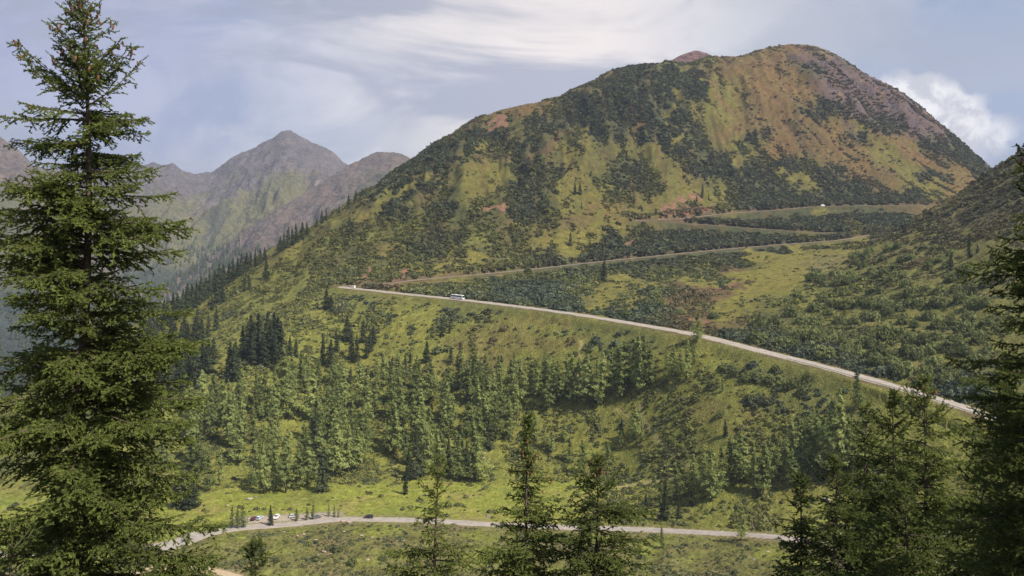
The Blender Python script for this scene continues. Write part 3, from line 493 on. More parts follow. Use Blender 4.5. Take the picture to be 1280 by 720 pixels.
size = np.exp(RNG.normal(0, .34, len(ids))) * np.where(dS > 760, 1.55, np.where(dS > 560, 1.15, .82)) * (1 + .30 * dW) * (.75 + .5 * sstep(-.1, .6, fS))
size = size * np.where(uphill.ravel()[ids], 1.35, 1.0)
size = np.clip(size, .5, 4) * np.where(dS < r1d[np.clip(np.searchsorted(UG, CX + SX / SY * F), 0, NU - 1)], .75, 1)
pn = fbm(SX / 40, SY / 40, 3, 151) + .6 * RNG.normal(0, .3, len(ids))
cA_ = np.array((.052, .066, .048)); cB_ = np.array((.094, .104, .044)); cC_ = np.array((.110, .082, .052)); cD_ = np.array((.132, .136, .042))
tmix = np.clip(.55 - .55 * dW + .8 * pn + .25 * gW, 0, 1)[:, None]; SCOL = cA_ * (1 - tmix) + cB_ * tmix
tb = np.clip((oW * .8 + hW * .55 + .35 * pn - .1), 0, .85)[:, None]; SCOL = SCOL * (1 - tb) + cC_ * tb
tg = (np.clip(gW - dW, 0, 1) * (RNG.random(len(ids)) < .45) * .8)[:, None]; SCOL = SCOL * (1 - tg) + cD_ * tg
GC = C.reshape(-1, 3)[ids]; far_ = sstep(700, 850, dS)[:, None]; SCOL = SCOL * (1 - .6 * far_) * (1 + .14 * far_) + GC * .95 * .6 * far_
SCOL *= np.where(dS < 700, 1.22, 1.0)[:, None] * RNG.uniform(.75, 1.3, len(ids))[:, None]
def scatter(sel, temps, seed):
    r = np.random.default_rng(seed); VV = []; CC = []
    pick = r.integers(0, len(temps), len(sel))
    for k, T in enumerate(temps):
        s = sel[pick == k]; n = len(s)
        if not n: continue
        a = r.uniform(0, 2 * math.pi, n); ca, sa = np.cos(a), np.sin(a); sx = size[s] * r.uniform(.8, 1.3, n); sy = size[s] * r.uniform(.8, 1.3, n); sz = size[s] * r.uniform(.75, 1.25, n)
        X = T[None, :, 0] * sx[:, None]; Y = T[None, :, 1] * sy[:, None]
        V = np.stack([X * ca[:, None] - Y * sa[:, None] + SX[s][:, None], X * sa[:, None] + Y * ca[:, None] + SY[s][:, None], T[None, :, 2] * sz[:, None] + SZ[s][:, None]], -1)
        VV.append(V.reshape(-1, 3)); CC.append(np.repeat(SCOL[s], len(T), 0))
    return np.concatenate(VV), np.concatenate(CC)
allid = np.arange(len(ids)); nearsel = allid[dS <= 620]; farsel = allid[dS > 620]
Vn, Cn = scatter(nearsel, NEAR_T, 1); Vf, Cf = scatter(farsel, FAR_T, 2)
V = np.concatenate([Vn, Vf]); Cc = np.concatenate([Cn, Cf]); print('shrub tris', len(V) // 3)
tag(link('undergrowth', mesh_from('undergrowth', V, np.arange(len(V)), 3, M_SHRUB, False, Cc)), kind='stuff')
HAZE_D = .000065; EXPO = .78
# ------------------------------------------------------------------ trees: geometry
def tube(P, R, n=6):
    """tapered tube along points P with radii R -> verts, quads"""
    P = np.asarray(P, float); T = np.gradient(P, axis=0); T /= np.linalg.norm(T, axis=1)[:, None] + 1e-9
    a = np.cross(T, np.array([.31, .95, .05])); a /= np.linalg.norm(a, axis=1)[:, None] + 1e-9; b = np.cross(T, a)
    th = np.arange(n) * 2 * math.pi / n
    V = P[:, None] + (a[:, None] * np.cos(th)[None, :, None] + b[:, None] * np.sin(th)[None, :, None]) * np.asarray(R)[:, None, None]
    m = len(P); gi = np.arange(m * n).reshape(m, n); r = np.roll(gi, -1, 1)
    return V.reshape(-1, 3), np.stack([gi[:-1], r[:-1], r[1:], gi[1:]], -1).reshape(-1, 4)
def join(parts):
    V = []; Q = []; o = 0
    for v, q in parts: V.append(v); Q.append(q + o); o += len(v)
    return np.concatenate(V), np.concatenate(Q)
def trunk_mesh(name, h, r, seed, mat=None, lean=.0):
    g = np.random.default_rng(seed); t = np.linspace(0, 1, 12)
    P = np.stack([lean * h * t ** 2 + .006 * h * np.sin(t * 7 + seed), .006 * h * np.cos(t * 6 + seed), t * h - .4], 1); R = r * (1 - t) ** .85 + .012 * (1 - t) + .008; R[0] *= 1.35
    V, Q = tube(P, R, 7); return V, Q
def tri_leaf(P, nrm, up, s, r):
    """one triangle per point P, facing nrm, pointing roughly along up"""
    n = nrm / (np.linalg.norm(nrm, axis=1)[:, None] + 1e-9); b = up - n * (up * n).sum(1)[:, None]; b /= np.linalg.norm(b, axis=1)[:, None] + 1e-9; a = np.cross(n, b)
    s = s[:, None]
    return np.stack([P + b * s, P - b * s * .5 + a * s * .6, P - b * s * .5 - a * s * .6], 1).reshape(-1, 3)
def conifer_mid(h, rad, seed, kind):
    """crown of a tree that stands far off: many small sprays hung on drooping (spruce) or loose level (larch) limbs"""
    r = np.random.default_rng(seed); Ps = []; Ns = []; Us = []; Ss = []
    lob = r.uniform(0, 6.28, 3)
    z = h * (.07 if kind == 'spruce' else .13) ; limbs = []
    while z < h * .985:
        t = z / h; k = r.integers(5, 8) if kind == 'spruce' else r.integers(3, 6)
        for _ in range(k):
            az = r.uniform(0, 2 * math.pi)
            if kind == 'spruce': rr = rad * (1 - t) ** .82 * (1 + .14 * math.sin(3 * az + lob[0])) * r.uniform(.70, 1.12) * min(1, .62 + t * 3)
            else: rr = rad * ((1 - t) ** .75) * min(1, .35 + t * 2.4) * (1 + .25 * math.sin(2 * az + lob[1] + t * 7)) * r.uniform(.45, 1.2)
            limbs.append((z + r.uniform(-.2, .2), az, max(rr, .15)))
        z += h * (.028 if kind == 'spruce' else .034) * r.uniform(.7, 1.3)
    for zz, az, rr in limbs:
        n = int((7 if kind == 'spruce' else 11) * (0.6 + rr / rad * 1.3)) + 2; s = r.uniform(.12, 1, n) ** .75
        droop = -.30 if kind == 'spruce' else -.05
        x = np.stack([np.cos(az) * rr * s, np.sin(az) * rr * s, zz + rr * (droop * s + (.10 if kind == 'spruce' else .12) * s * s)], 1)
        sp = (.10 if kind == 'spruce' else .15) * rr + .06 * h / 10
        x += r.normal(size=(n, 3)) * np.array([sp, sp, sp * (.45 if kind == 'spruce' else .75)]) * .55
        rd = np.stack([np.full(n, np.cos(az)), np.full(n, np.sin(az)), np.full(n, .75 if kind == 'spruce' else .5)], 1) + r.normal(size=(n, 3)) * .45
        Ps.append(x); Ns.append(rd); Us.append(np.stack([np.cos(az) * np.ones(n), np.sin(az) * np.ones(n), np.full(n, -.35 if kind == 'spruce' else .1)], 1) + r.normal(size=(n, 3)) * .4)
        Ss.append((h * (.030 if kind == 'spruce' else .027)) * r.uniform(.6, 1.3, n))
    V = tri_leaf(*[np.concatenate(a) for a in (Ps, Ns, Us)], np.concatenate(Ss), r)
    tipz = np.array([[0, 0, h * 1.0]]); V = np.concatenate([V, np.array([[0, 0, h * 1.01], [.02 * h, 0, h * .93], [-.02 * h, .01 * h, h * .93]])])
    return V
def far_tree(name, kind, h, rad, seed, mat, tr, lean=0.):
    root = link(name, None); root.empty_display_size = .5
    V, Q = trunk_mesh('trunk', h * (.93 if kind != 'bush' else .55), tr, seed, lean=lean)
    if kind == 'larch':   # bare lower limbs
        g = np.random.default_rng(seed + 1); parts = [(V, Q)]
        for _ in range(26):
            z = h * g.uniform(.12, .9); az = g.uniform(0, 6.28); l = rad * (1 - z / h) * g.uniform(.5, .95)
            parts.append(tube([[0, 0, z], [math.cos(az) * l * .5, math.sin(az) * l * .5, z - .02 * l], [math.cos(az) * l, math.sin(az) * l, z + .08 * l]], [.07, .05, .02], 3))
        V, Q = join(parts)
    link('trunk', mesh_from('trunk', V, Q, 4, M_BARK, True), root)
    W_ = conifer_mid(h, rad, seed, kind)
    link('crown', mesh_from('crown', W_, np.arange(len(W_)), 3, mat), root)
    return root
SPR = [far_tree('spruce_tree', 'spruce', 10, 2.1 + .16 * k, 500 + k, M_SPRUCE, .16) for k in range(5)]
LAR = [far_tree('larch_tree', 'larch', 10, 2.1 + .19 * k, 600 + k, M_LARCH, .13, lean=(-.03 + .01 * k)) for k in range(8)]
def bush_thing(seed):
    root = link('bush', None); W_ = clump_tris(420, seed, .95, .17, .7, .75) ; W2 = clump_tris(200, seed + 50, .8, .15, .8, .6) * .8 + np.array([.35, -.2, .1])
    W_ = np.concatenate([W_, W2]) * np.array([.72, .72, 1.])
    g = np.random.default_rng(seed); parts = []
    for _ in range(6):
        a = g.uniform(0, 6.28); parts.append(tube([[0, 0, -.15], [.25 * math.cos(a), .25 * math.sin(a), .3], [.55 * math.cos(a), .55 * math.sin(a), .62]], [.05, .035, .012], 4))
    link('stem', mesh_from('stem', *join(parts), 4, M_BRANCH, True), root); link('crown', mesh_from('crown', W_, np.arange(len(W_)), 3, M_BUSH), root)
    return root
BUS = [bush_thing(700 + k) for k in range(5)]
USED = set()
def put(proto, px, py, hpx, base=10., wid=1.0, dmin=285, sink=.2):
    """a copy of a prototype rooted at the ground seen at a photo pixel, hpx photo pixels tall there"""
    p = hit(px, py, dmin)
    if p is None: print('no ground', px, py); return None
    if id(proto) in USED: o = copy_tree(proto)
    else: o = proto; USED.add(id(proto))
    s = hpx * p.y / F / base
    o.location = (p.x, p.y, p.z - sink); o.scale = (s * wid, s * wid, s); o.rotation_euler = (random.gauss(0, .025), random.gauss(0, .025), random.uniform(0, 6.28))
    o['px'] = float(px); o['py'] = float(py); o['hpx'] = float(hpx)
    return o
def name_row(objs, fmt, cat, group):
    """label the members of one row or clump by their order across it; fmt holds {o} (ordinal) and may hold {s} (size word)"""
    objs = [o for o in objs if o]; objs.sort(key=lambda o: o['px']); hs = sorted(o['hpx'] for o in objs)
    for i, o in enumerate(objs):
        s = 'small' if o['hpx'] <= hs[len(hs) // 4] else 'tall' if o['hpx'] >= hs[(3 * len(hs)) // 4] else 'middling'
        tag(o, fmt.format(o=ordinal(i + 1), s=s), cat, group)
        for k in ('px', 'py', 'hpx'): del o[k]
def plant(kind, pts, fmt, cat, group, wid=None):
    P = {'s': SPR, 'l': LAR, 'b': BUS}[kind]; obs = []
    for p in pts:
        px, py, h = p[:3]
        if kind == 'b': obs.append(put(random.choice(P), px, py, h * .72, base=1.05, wid=random.uniform(.8, 1.15)))
        else: obs.append(put(random.choice(P), px, py, h, wid=random.uniform(.66, 1.2) * (wid or 1)))
    name_row(obs, fmt, cat, group)

# --- spruces on the skyline ridge, three runs from the top down
plant('s', [(505, 214, 8), (486, 227, 7), (452, 248, 13), (444, 254, 17), (436, 258, 15), (424, 266, 12), (408, 276, 16), (402, 280, 18), (396, 284, 13)], '{o} dark spruce up the thin row highest on the skyline ridge', 'spruce', 'spruces on the skyline ridge')
plant('s', [(384, 294, 17), (377, 299, 22), (371, 303, 24), (366, 306, 21), (360, 309, 26), (355, 312, 22), (350, 315, 20), (333, 350, 31), (312, 362, 22), (306, 364, 18), (331, 326, 17), (325, 330, 20), (319, 333, 24), (313, 336, 21)], '{o} dark spruce from the valley end, halfway down the skyline ridge', 'spruce', 'spruces on the skyline ridge')
plant('s', [(308, 340, 25), (302, 344, 28), (297, 347, 26), (291, 351, 30), (286, 354, 26), (280, 358, 28), (274, 362, 32), (268, 366, 30), (262, 370, 33), (257, 374, 28), (251, 378, 34), (246, 382, 30), (240, 386, 32), (234, 390, 36), (228, 394, 34), (222, 398, 32), (216, 402, 36), (210, 406, 32), (204, 410, 36), (198, 414, 33), (192, 418, 35), (186, 422, 33), (180, 427, 34), (272, 381, 30), (279, 378, 26), (265, 388, 22)], '{o} {s} dark spruce from the valley end of the dense ridge row', 'spruce', 'spruces on the skyline ridge')
# --- spruce clumps on the open slope
plant('s', [(303, 446, 40), (309, 449, 48), (314, 444, 52), (319, 452, 50), (323, 447, 56), (328, 451, 54), (333, 447, 58), (338, 451, 52), (342, 446, 56), (347, 448, 52), (351, 445, 44), (316, 456, 42), (330, 458, 40), (344, 455, 38)], '{o} dark spruce across the dense clump standing alone on the grassy slope', 'spruce', 'dense spruce clump on the slope')
plant('s', [(243, 431, 46), (238, 478, 48), (233, 470, 40), (246, 484, 50), (228, 485, 46), (222, 492, 50), (215, 498, 46), (226, 508, 44), (208, 488, 46), (213, 470, 40), (203, 476, 38), (254, 462, 38), (260, 466, 42), (267, 455, 34), (196, 436, 36), (204, 441, 38), (212, 436, 36), (219, 442, 38), (227, 437, 34), (235, 442, 36), (192, 452, 36), (200, 458, 38), (224, 460, 38), (252, 428, 30), (260, 421, 28), (270, 412, 26), (231, 421, 30), (216, 422, 34), (287, 473, 46), (294, 476, 50), (291, 470, 40)], '{o} {s} spruce toward the open slope in the wood under the ridge row', 'spruce', 'spruces in the wood under the ridge')
plant('s', [(362, 444, 26), (369, 446, 24), (404, 454, 38), (413, 458, 34), (421, 440, 28), (435, 426, 32), (440, 450, 36), (446, 452, 34), (453, 428, 30), (458, 448, 28), (467, 430, 24), (462, 440, 26), (437, 480, 22), (408, 386, 26), (414, 388, 20)], '{o} {s} spruce toward the bus among those scattered beside the dense clump', 'spruce', 'scattered slope spruces')
plant('s', [(490, 460, 16), (507, 460, 20), (513, 453, 14), (533, 453, 28), (563, 454, 22), (553, 421, 15), (562, 416, 13), (580, 470, 18), (600, 463, 13), (575, 436, 8), (627, 452, 9)], '{o} small spruce of those dotted on the grass slope below the white bus', 'spruce', 'small spruces below the bus')
plant('s', [(528, 304, 12), (542, 268, 14), (567, 266, 15), (553, 270, 9), (638, 266, 15), (713, 307, 17), (727, 261, 9), (719, 243, 17), (725, 243, 16), (755, 353, 30), (878, 247, 18), (886, 250, 9), (871, 252, 8), (912, 255, 7), (427, 296, 14), (437, 283, 13), (488, 320, 8), (613, 300, 8), (820, 268, 9), (690, 240, 8), (540, 330, 6), (933, 310, 9)], '{o} lone spruce, counted toward the summit, on the mountainside above the bus', 'spruce', 'lone spruces on the mountainside')
plant('s', [(1188, 338, 24), (1212, 322, 30), (1247, 352, 26), (1240, 325, 16), (1222, 316, 12), (1120, 290, 10)], '{o} dark pointed spruce up the slope on the shrubby spur across the road', 'spruce', 'spruces on the shrubby spur')
# --- larch wood, belt by belt from the meadow up
def belt(y0, y1, x0, x1, n, h0, h1, seed, slope=0., avoid=()):
    r = random.Random(seed); out = []
    for k in range(n):
        x = x0 + (x1 - x0) * (k + r.uniform(-.35, 1.35)) / n; y = r.uniform(y0, y1) + slope * (x - x0)
        if r.random() < .27: continue
        if any(ax0 < x < ax1 for ax0, ax1 in avoid): continue
        out.append((x, y, h0 * .72 + (h1 * 1.08 - h0 * .72) * r.random() ** .6))
    return out
WOOD = 'larches of the wood above the meadow'
plant('s', [(219, 632, 40), (227, 635, 56), (236, 636, 52), (244, 633, 44), (402, 614, 56), (512, 600, 38), (520, 596, 50), (583, 596, 46), (591, 600, 36), (507, 618, 34), (560, 592, 44), (612, 560, 40), (395, 560, 46), (505, 560, 44)], '{o} {s} dark spruce away from the giant spruce, in the larch wood', 'spruce', 'dark spruces in the larch wood')
plant('l', [(262, 613, 46), (275, 607, 50), (318, 606, 56), (330, 617, 66), (345, 610, 60), (357, 616, 70), (374, 612, 66), (385, 607, 62), (420, 592, 62), (436, 589, 58), (448, 586, 52), (535, 594, 48), (547, 590, 54), (570, 598, 60), (598, 602, 54), (573, 600, 40)], '{o} pale larch along the front row of the wood, facing the bright meadow', 'larch', WOOD)
plant('l', belt(578, 592, 200, 410, 15, 50, 66, 11) , '{o} larch from the giant spruce in the second row of the wood', 'larch', WOOD)
plant('l', belt(566, 580, 410, 610, 14, 50, 64, 12), '{o} larch in the middle stretch of the second row of the wood', 'larch', WOOD)
plant('l', belt(548, 562, 190, 400, 15, 52, 64, 13), '{o} larch from the giant spruce in the third row of the wood', 'larch', WOOD)
plant('l', belt(545, 560, 400, 640, 17, 50, 64, 14), '{o} larch in the middle stretch of the third row of the wood', 'larch', WOOD)
plant('l', belt(520, 536, 220, 420, 14, 48, 60, 15), '{o} larch from the giant spruce in the fourth row of the wood', 'larch', WOOD)
plant('l', belt(520, 534, 420, 650, 17, 48, 60, 16), '{o} larch in the middle stretch of the fourth row of the wood', 'larch', WOOD)
plant('l', belt(497, 512, 290, 470, 10, 42, 54, 17), '{o} larch in the fifth row of the wood below the dense spruce clump', 'larch', WOOD)
plant('l', belt(497, 512, 470, 700, 17, 40, 54, 18), '{o} larch in the fifth row of the wood below the dotted small spruces', 'larch', WOOD)
plant('l', belt(478, 492, 350, 560, 9, 30, 42, 19), '{o} larch in the thin topmost row of the wood under the grass slope', 'larch', WOOD)
plant('l', belt(478, 492, 560, 705, 12, 36, 50, 20), '{o} larch in the topmost row of the wood beside the grassy clearing strip', 'larch', WOOD)
plant('l', [(355, 470, 40), (365, 476, 34), (376, 482, 46), (385, 478, 30), (398, 470, 26), (424, 474, 24), (448, 474, 28), (472, 470, 26), (488, 476, 24), (305, 500, 40), (270, 510, 44), (285, 520, 46), (250, 530, 46), (240, 545, 48)], '{o} young larch of the loose fringe above the wood and below the spruce clump', 'larch', WOOD)
plant('l', [(698, 502, 52), (707, 498, 56), (716, 505, 62), (726, 500, 54), (736, 507, 66), (746, 509, 60), (755, 500, 62), (764, 492, 58), (772, 486, 56), (781, 482, 58), (789, 480, 60), (797, 478, 62), (805, 480, 58), (813, 482, 48), (800, 492, 50), (776, 500, 46), (752, 486, 50)], '{o} larch of the grove between clearing strip and pale road', 'larch', 'larches of the grove below the road')
plant('l', [(841, 472, 42), (858, 476, 50), (851, 470, 34), (871, 428, 40), (868, 455, 26), (833, 462, 24), (903, 490, 22)], '{o} thin larch near the verge where the pale road leaves the grove', 'larch', 'thin larches by the road')
plant('l', [(711, 577, 32), (729, 592, 42), (794, 546, 42), (803, 552, 28), (842, 562, 30), (776, 560, 24), (760, 574, 22), (690, 566, 28), (680, 560, 30), (668, 548, 34), (705, 552, 30), (655, 570, 30)], '{o} slim larch of the few on the bushy ground behind the pointed treetops', 'larch', 'slim larches on the bushy ground')
plant('s', [(777, 548, 26), (830, 650, 50), (866, 632, 30), (808, 640, 24), (848, 648, 22), (907, 545, 22), (760, 640, 14)], '{o} dark cone-shaped spruce of the few beside the winding footpath', 'spruce', 'dark spruces beside the footpath')
plant('l', [(826, 634, 40), (845, 625, 46), (868, 618, 50), (880, 622, 62), (890, 626, 66), (902, 612, 56), (913, 600, 56), (922, 604, 60), (931, 600, 62), (941, 612, 58), (954, 620, 66), (962, 606, 60), (973, 600, 56), (983, 592, 48), (828, 684, 26), (927, 676, 46), (990, 610, 52), (1000, 600, 50)], '{o} tall pale larch in the stand between the footpath and the roadside spruces', 'larch', 'larches beside the lower road')
plant('l', [(1000, 580, 56), (1010, 572, 60), (1020, 578, 58), (1030, 584, 62), (1041, 596, 96), (1052, 594, 110), (1062, 590, 70), (1072, 512, 50), (1022, 560, 52), (990, 566, 44), (1080, 585, 70), (1035, 560, 50)], '{o} tall thin larch in front of the lowest stretch of the pale road', 'larch', 'larches below the lower bend')
# --- little trees round the parked cars
plant('l', [(290, 661, 30), (297, 660, 26), (304, 660, 30), (371, 651, 16), (384, 650, 17), (391, 649, 22), (411, 646, 18), (418, 646, 15), (423, 647, 12), (207, 668, 20), (236, 678, 20)], '{o} small feathery larch among the parked cars beside the valley road', 'larch', 'small larches by the parked cars')
plant('s', [(338, 657, 27)], 'small dark pointed spruce between two parked cars beside the valley road', 'spruce', None)
plant('s', [(327, 692, 20)], 'little dark spruce alone on the rough knoll in front of the parked cars', 'spruce', None)
plant('b', [(258, 664, 9), (268, 664, 10), (303, 690, 12), (360, 678, 8), (385, 682, 10), (420, 690, 14), (395, 700, 12), (440, 705, 12), (318, 694, 13), (440, 680, 6), (478, 700, 10), (345, 702, 9)], '{o} dark bush on the rough ground between valley road and gravel track', 'bush', 'bushes on the rough knoll')
# --- bushes one can tell apart on the spur and along the road
rb = random.Random(5); spur_rows = [(318, 1065, 1190, 12, 10, 15), (338, 1040, 1225, 15, 11, 17), (358, 1010, 1235, 16, 12, 20), (380, 975, 1235, 17, 13, 21), (402, 945, 1235, 18, 14, 22), (424, 930, 1235, 18, 15, 24), (444, 1020, 1240, 15, 15, 26), (462, 1090, 1240, 11, 15, 24), (478, 1150, 1240, 7, 13, 20)]
hts = ['top', 'second', 'third', 'fourth', 'fifth', 'sixth', 'seventh', 'eighth', 'lowest']
for k, (y, x0, x1, n, h0, h1) in enumerate(spur_rows):
    plant('b', [(x0 + (x1 - x0) * (i + rb.uniform(.1, .9)) / n, y + rb.uniform(-9, 9), rb.uniform(h0, h1)) for i in range(n)], '{o} round bush across the ' + hts[k] + ' band of the shrubby spur', 'bush', 'round bushes on the spur')
plant('b', [(785, 396, 13), (722, 352, 15), (706, 354, 12), (735, 356, 13), (640, 350, 10), (660, 340, 9), (700, 345, 13), (820, 372, 14), (838, 366, 13), (808, 378, 12), (826, 382, 12), (892, 398, 12), (852, 392, 10)], '{o} rounded bush away from the bus, between the two road legs', 'bush', 'bushes between the road legs')
plant('b', [(905, 462, 12), (918, 468, 14), (932, 474, 14), (948, 472, 14), (962, 478, 16), (978, 484, 16), (992, 482, 15), (1004, 490, 16), (890, 484, 11), (1010, 476, 14), (970, 462, 11), (940, 500, 12), (900, 520, 11), (870, 500, 10)], '{o} dark bush in the thicket just under the pale road near its lower end', 'bush', 'thicket below the road')
def retire(protos):
    for p in protos:
        if id(p) not in USED:
            for ch in list(p.children): bpy.data.objects.remove(ch)
            bpy.data.objects.remove(p)
retire(SPR + LAR + BUS)
print('mid trees', round(time.time() - T0, 1))

# ------------------------------------------------------------------ big spruces in front of the camera
def needles(P, D, Ln, K, wid, r, fwd=.55):
    """needle sprays along twigs (P start, D unit direction, Ln length): K stations x 3 blades"""
    n = len(P); t = (np.arange(K) + .5) / K
    base = P[:, None] + D[:, None] * (Ln[:, None] * t[None, :])[..., None]
    ref = np.where(np.abs(D[:, 2:3]) > .9, np.array([[1., 0, 0]]), np.array([[0, 0, 1.]])); A = np.cross(D, ref); A /= np.linalg.norm(A, axis=1)[:, None]; B = np.cross(A, D)
    out_ = []
    seg = (Ln / K)[:, None, None]
    for ang in (10, 170, 90):
        th = np.radians(ang + r.uniform(-35, 35, (n, K)))
        o = A[:, None] * np.cos(th)[..., None] + B[:, None] * np.sin(th)[..., None]
        tip = base + (o * (1 - fwd * .4) + D[:, None] * fwd) * (wid * r.uniform(.7, 1.25, (n, K)))[..., None]
        out_.append(np.stack([base - D[:, None] * seg * .55, base + D[:, None] * seg * .55, tip], 2).reshape(-1, 3))
    return np.concatenate(out_)
def big_spruce(h, radius_at, seed, gap, nper, blgap, twgap, K, wid, z0f=.0, extra=(), cone_top=0, sparse=0., twig=.2, droop=1.):
    r = np.random.default_rng(seed); TW = []; wood = []; cones = []
    br = []
    z = h * z0f
    while z < h - .25:
        t = z / h
        for k in range(nper):
            if r.random() < sparse: continue
            az = r.uniform(0, 2 * math.pi); l = radius_at(t, az) * r.uniform(.42, 1.14)
            br.append((z + r.uniform(-.1, .1), az, max(l, .15)))
        z += gap * r.uniform(.6, 1.4)
    br += list(extra)
    for z, az, l in br:
        t = z / h; c, s_ = math.cos(az), math.sin(az)
        p0 = (.35 + .25 * t) if t > .85 else (.05 + .25 * (t - .4)) * droop - .06; n = 9; q = np.linspace(0, 1, n)
        sag = -.22 * droop if t < .85 else .05
        bend = r.uniform(-.25, .25)
        X = l * q; Zb = z + l * (p0 * q + sag * q * q * 1.2 + (.20 if t < .9 else .12) * q ** 3); lat = bend * l * q * q * .4
        P = np.stack([c * X - s_ * lat, s_ * X + c * lat, Zb], 1)
        wood.append(tube(P[::2], np.linspace(.012 + .011 * l, .004, 5), 4))
        T = np.gradient(P, axis=0); T /= np.linalg.norm(T, axis=1)[:, None]
        m = max(3, int(l / blgap)); s0 = .10 if l < 1 else .16
        ss = np.linspace(s0, 1, m) + r.uniform(-.3, .3, m) / m; ss = np.clip(ss, .05, 1)
        for sgn in (-1, 1):
            pos = np.stack([np.interp(ss, q, P[:, j]) for j in range(3)], 1); tg = np.stack([np.interp(ss, q, T[:, j]) for j in range(3)], 1); tg /= np.linalg.norm(tg, axis=1)[:, None]
            side = np.cross(tg, [0, 0, 1.]) * sgn; side /= np.linalg.norm(side, axis=1)[:, None] + 1e-9
            d = tg * .75 + side * r.uniform(.55, .95, (m, 1)) + np.array([0, 0, 1.]) * r.uniform(-1.0, .40, (m, 1)) * droop; d /= np.linalg.norm(d, axis=1)[:, None]
            bl = np.minimum(.36 * l * (1.08 - ss) + .10 + .06 * l, 1.0) * r.uniform(.6, 1.2, m)
            TW.append((pos, d, bl))
            for i in range(m):
                k = max(1, int(bl[i] / twgap)); tt = (np.arange(k) + r.uniform(.2, .8, k)) / k; pp = pos[i] + d[i] * (bl[i] * tt)[:, None]; sg = np.where(np.arange(k) % 2, 1, -1)[:, None]
                sd = np.cross(d[i], [0, 0, 1.]); sd /= np.linalg.norm(sd) + 1e-9
                dd = d[i] * .7 + sd * sg * .75 + np.stack([np.zeros(k), np.zeros(k), r.uniform(-.7, .45, k)], 1); dd /= np.linalg.norm(dd, axis=1)[:, None]
                TW.append((pp, dd, twig * r.uniform(.6, 1.3, k) * (1.05 - .5 * tt)))
        TW.append((P[-2:-1], T[-1:], np.array([l * .15 + .12])))
        TW.append((P[2:7:2], T[2:7:2], np.full(3, l * .2)))
        if cone_top and z > h * .55 and l > .3: cones.append((P[-1] + np.array([0, 0, -.02]), t))
    TW.append((np.array([[0, 0, h - 1.0]]), np.array([[0, 0, 1.]]), np.array([1.05])))
    P = np.concatenate([a[0] for a in TW]); D = np.concatenate([a[1] for a in TW]); Ln = np.concatenate([a[2] for a in TW])
    V = needles(P, D, Ln, K, wid, r)
    cp = []
    if cone_top:
        cones.sort(key=lambda c: -c[1]); tips = cones[:cone_top]
        cp = [c[0] + r.normal(size=3) * .05 for c in tips]
    return V, join(wood), cp
def cone_mesh():
    """hanging spruce cone with rows of scales"""
    bm = bmesh.new(); rows = 9
    for j in range(rows):
        t = j / (rows - 1); rr = .024 * math.sin(math.pi * (.12 + .83 * t)) ** .7; zc = -.145 * t
        for k in range(7):
            a = (k + .5 * (j % 2)) * 2 * math.pi / 7; c, s = math.cos(a), math.sin(a)
            v = [bm.verts.new((c * rr * .55, s * rr * .55, zc + .008)), bm.verts.new((c * rr - s * rr * .5, s * rr + c * rr * .5, zc - .006)), bm.verts.new((c * rr * 1.15, s * rr * 1.15, zc - .02)), bm.verts.new((c * rr + s * rr * .5, s * rr - c * rr * .5, zc - .006))]
            bm.faces.new(v)
    me = bpy.data.meshes.new('cone'); bm.to_mesh(me); bm.free(); me.materials.append(M_CONE); return me
CONE = cone_mesh()
def hero(label, px, d, h, rad, seed, gap=.42, nper=5, blgap=.17, twgap=.13, K=4, wid=.055, z0f=0., extra=(), cone_top=0, sparse=0., twig=.2, mat=None, tr=.011, group=None, toppy=None, droop=1., cone_scale=1.4):
    x = (px - CX) / F * d; zt = (HY - toppy) / F * d; zb = float(grid_z(x, d)); h = zt - zb if toppy is not None else h
    root = link('spruce_tree', None, loc=(x, d, zb)); tag(root, label, 'spruce', group)
    V, Q = trunk_mesh('trunk', h, h * tr, seed); link('trunk', mesh_from('trunk', V, Q, 4, M_BARK, True), root)
    ex = [(HYZ(py, d) - zb, az, l) for py, az, l in extra]
    V, wd_, cp = big_spruce(h, rad(h, d), seed, gap, nper, blgap, twgap, K, wid, z0f, ex, cone_top, sparse, twig, droop)
    link('branches', mesh_from('branches', wd_[0], wd_[1], 4, M_BRANCH, True), root)
    link('crown', mesh_from('crown', V, np.arange(len(V)), 3, mat or M_NEEDLE), root)
    for p in cp:
        c = link('cone', CONE, root, loc=p); c.scale = (cone_scale * 1.2, cone_scale * 1.2, cone_scale); c.rotation_euler = (random.uniform(-.4, .4), random.uniform(-.4, .4), random.uniform(0, 6.28))
    print(label[:24], len(V) // 3, round(h, 1)); return root
def HYZ(py, d): return (HY - py) / F * d
def prof(table):
    """crown radius from photo: rows (py, half width in px)"""
    def mk(h, d):
        ys = np.array([a for a, b in table], float); ws = np.array([b for a, b in table], float) * d / F
        return lambda t, az, h=h: float(np.interp(mk.top + (1 - t) * h / d * F, ys, ws)) * (1 + .12 * math.sin(3 * az + 1.3))
    return mk
def P_(top, table):
    m = prof([(top + a, b) for a, b in table]); m.top = top; return m
PI = math.pi
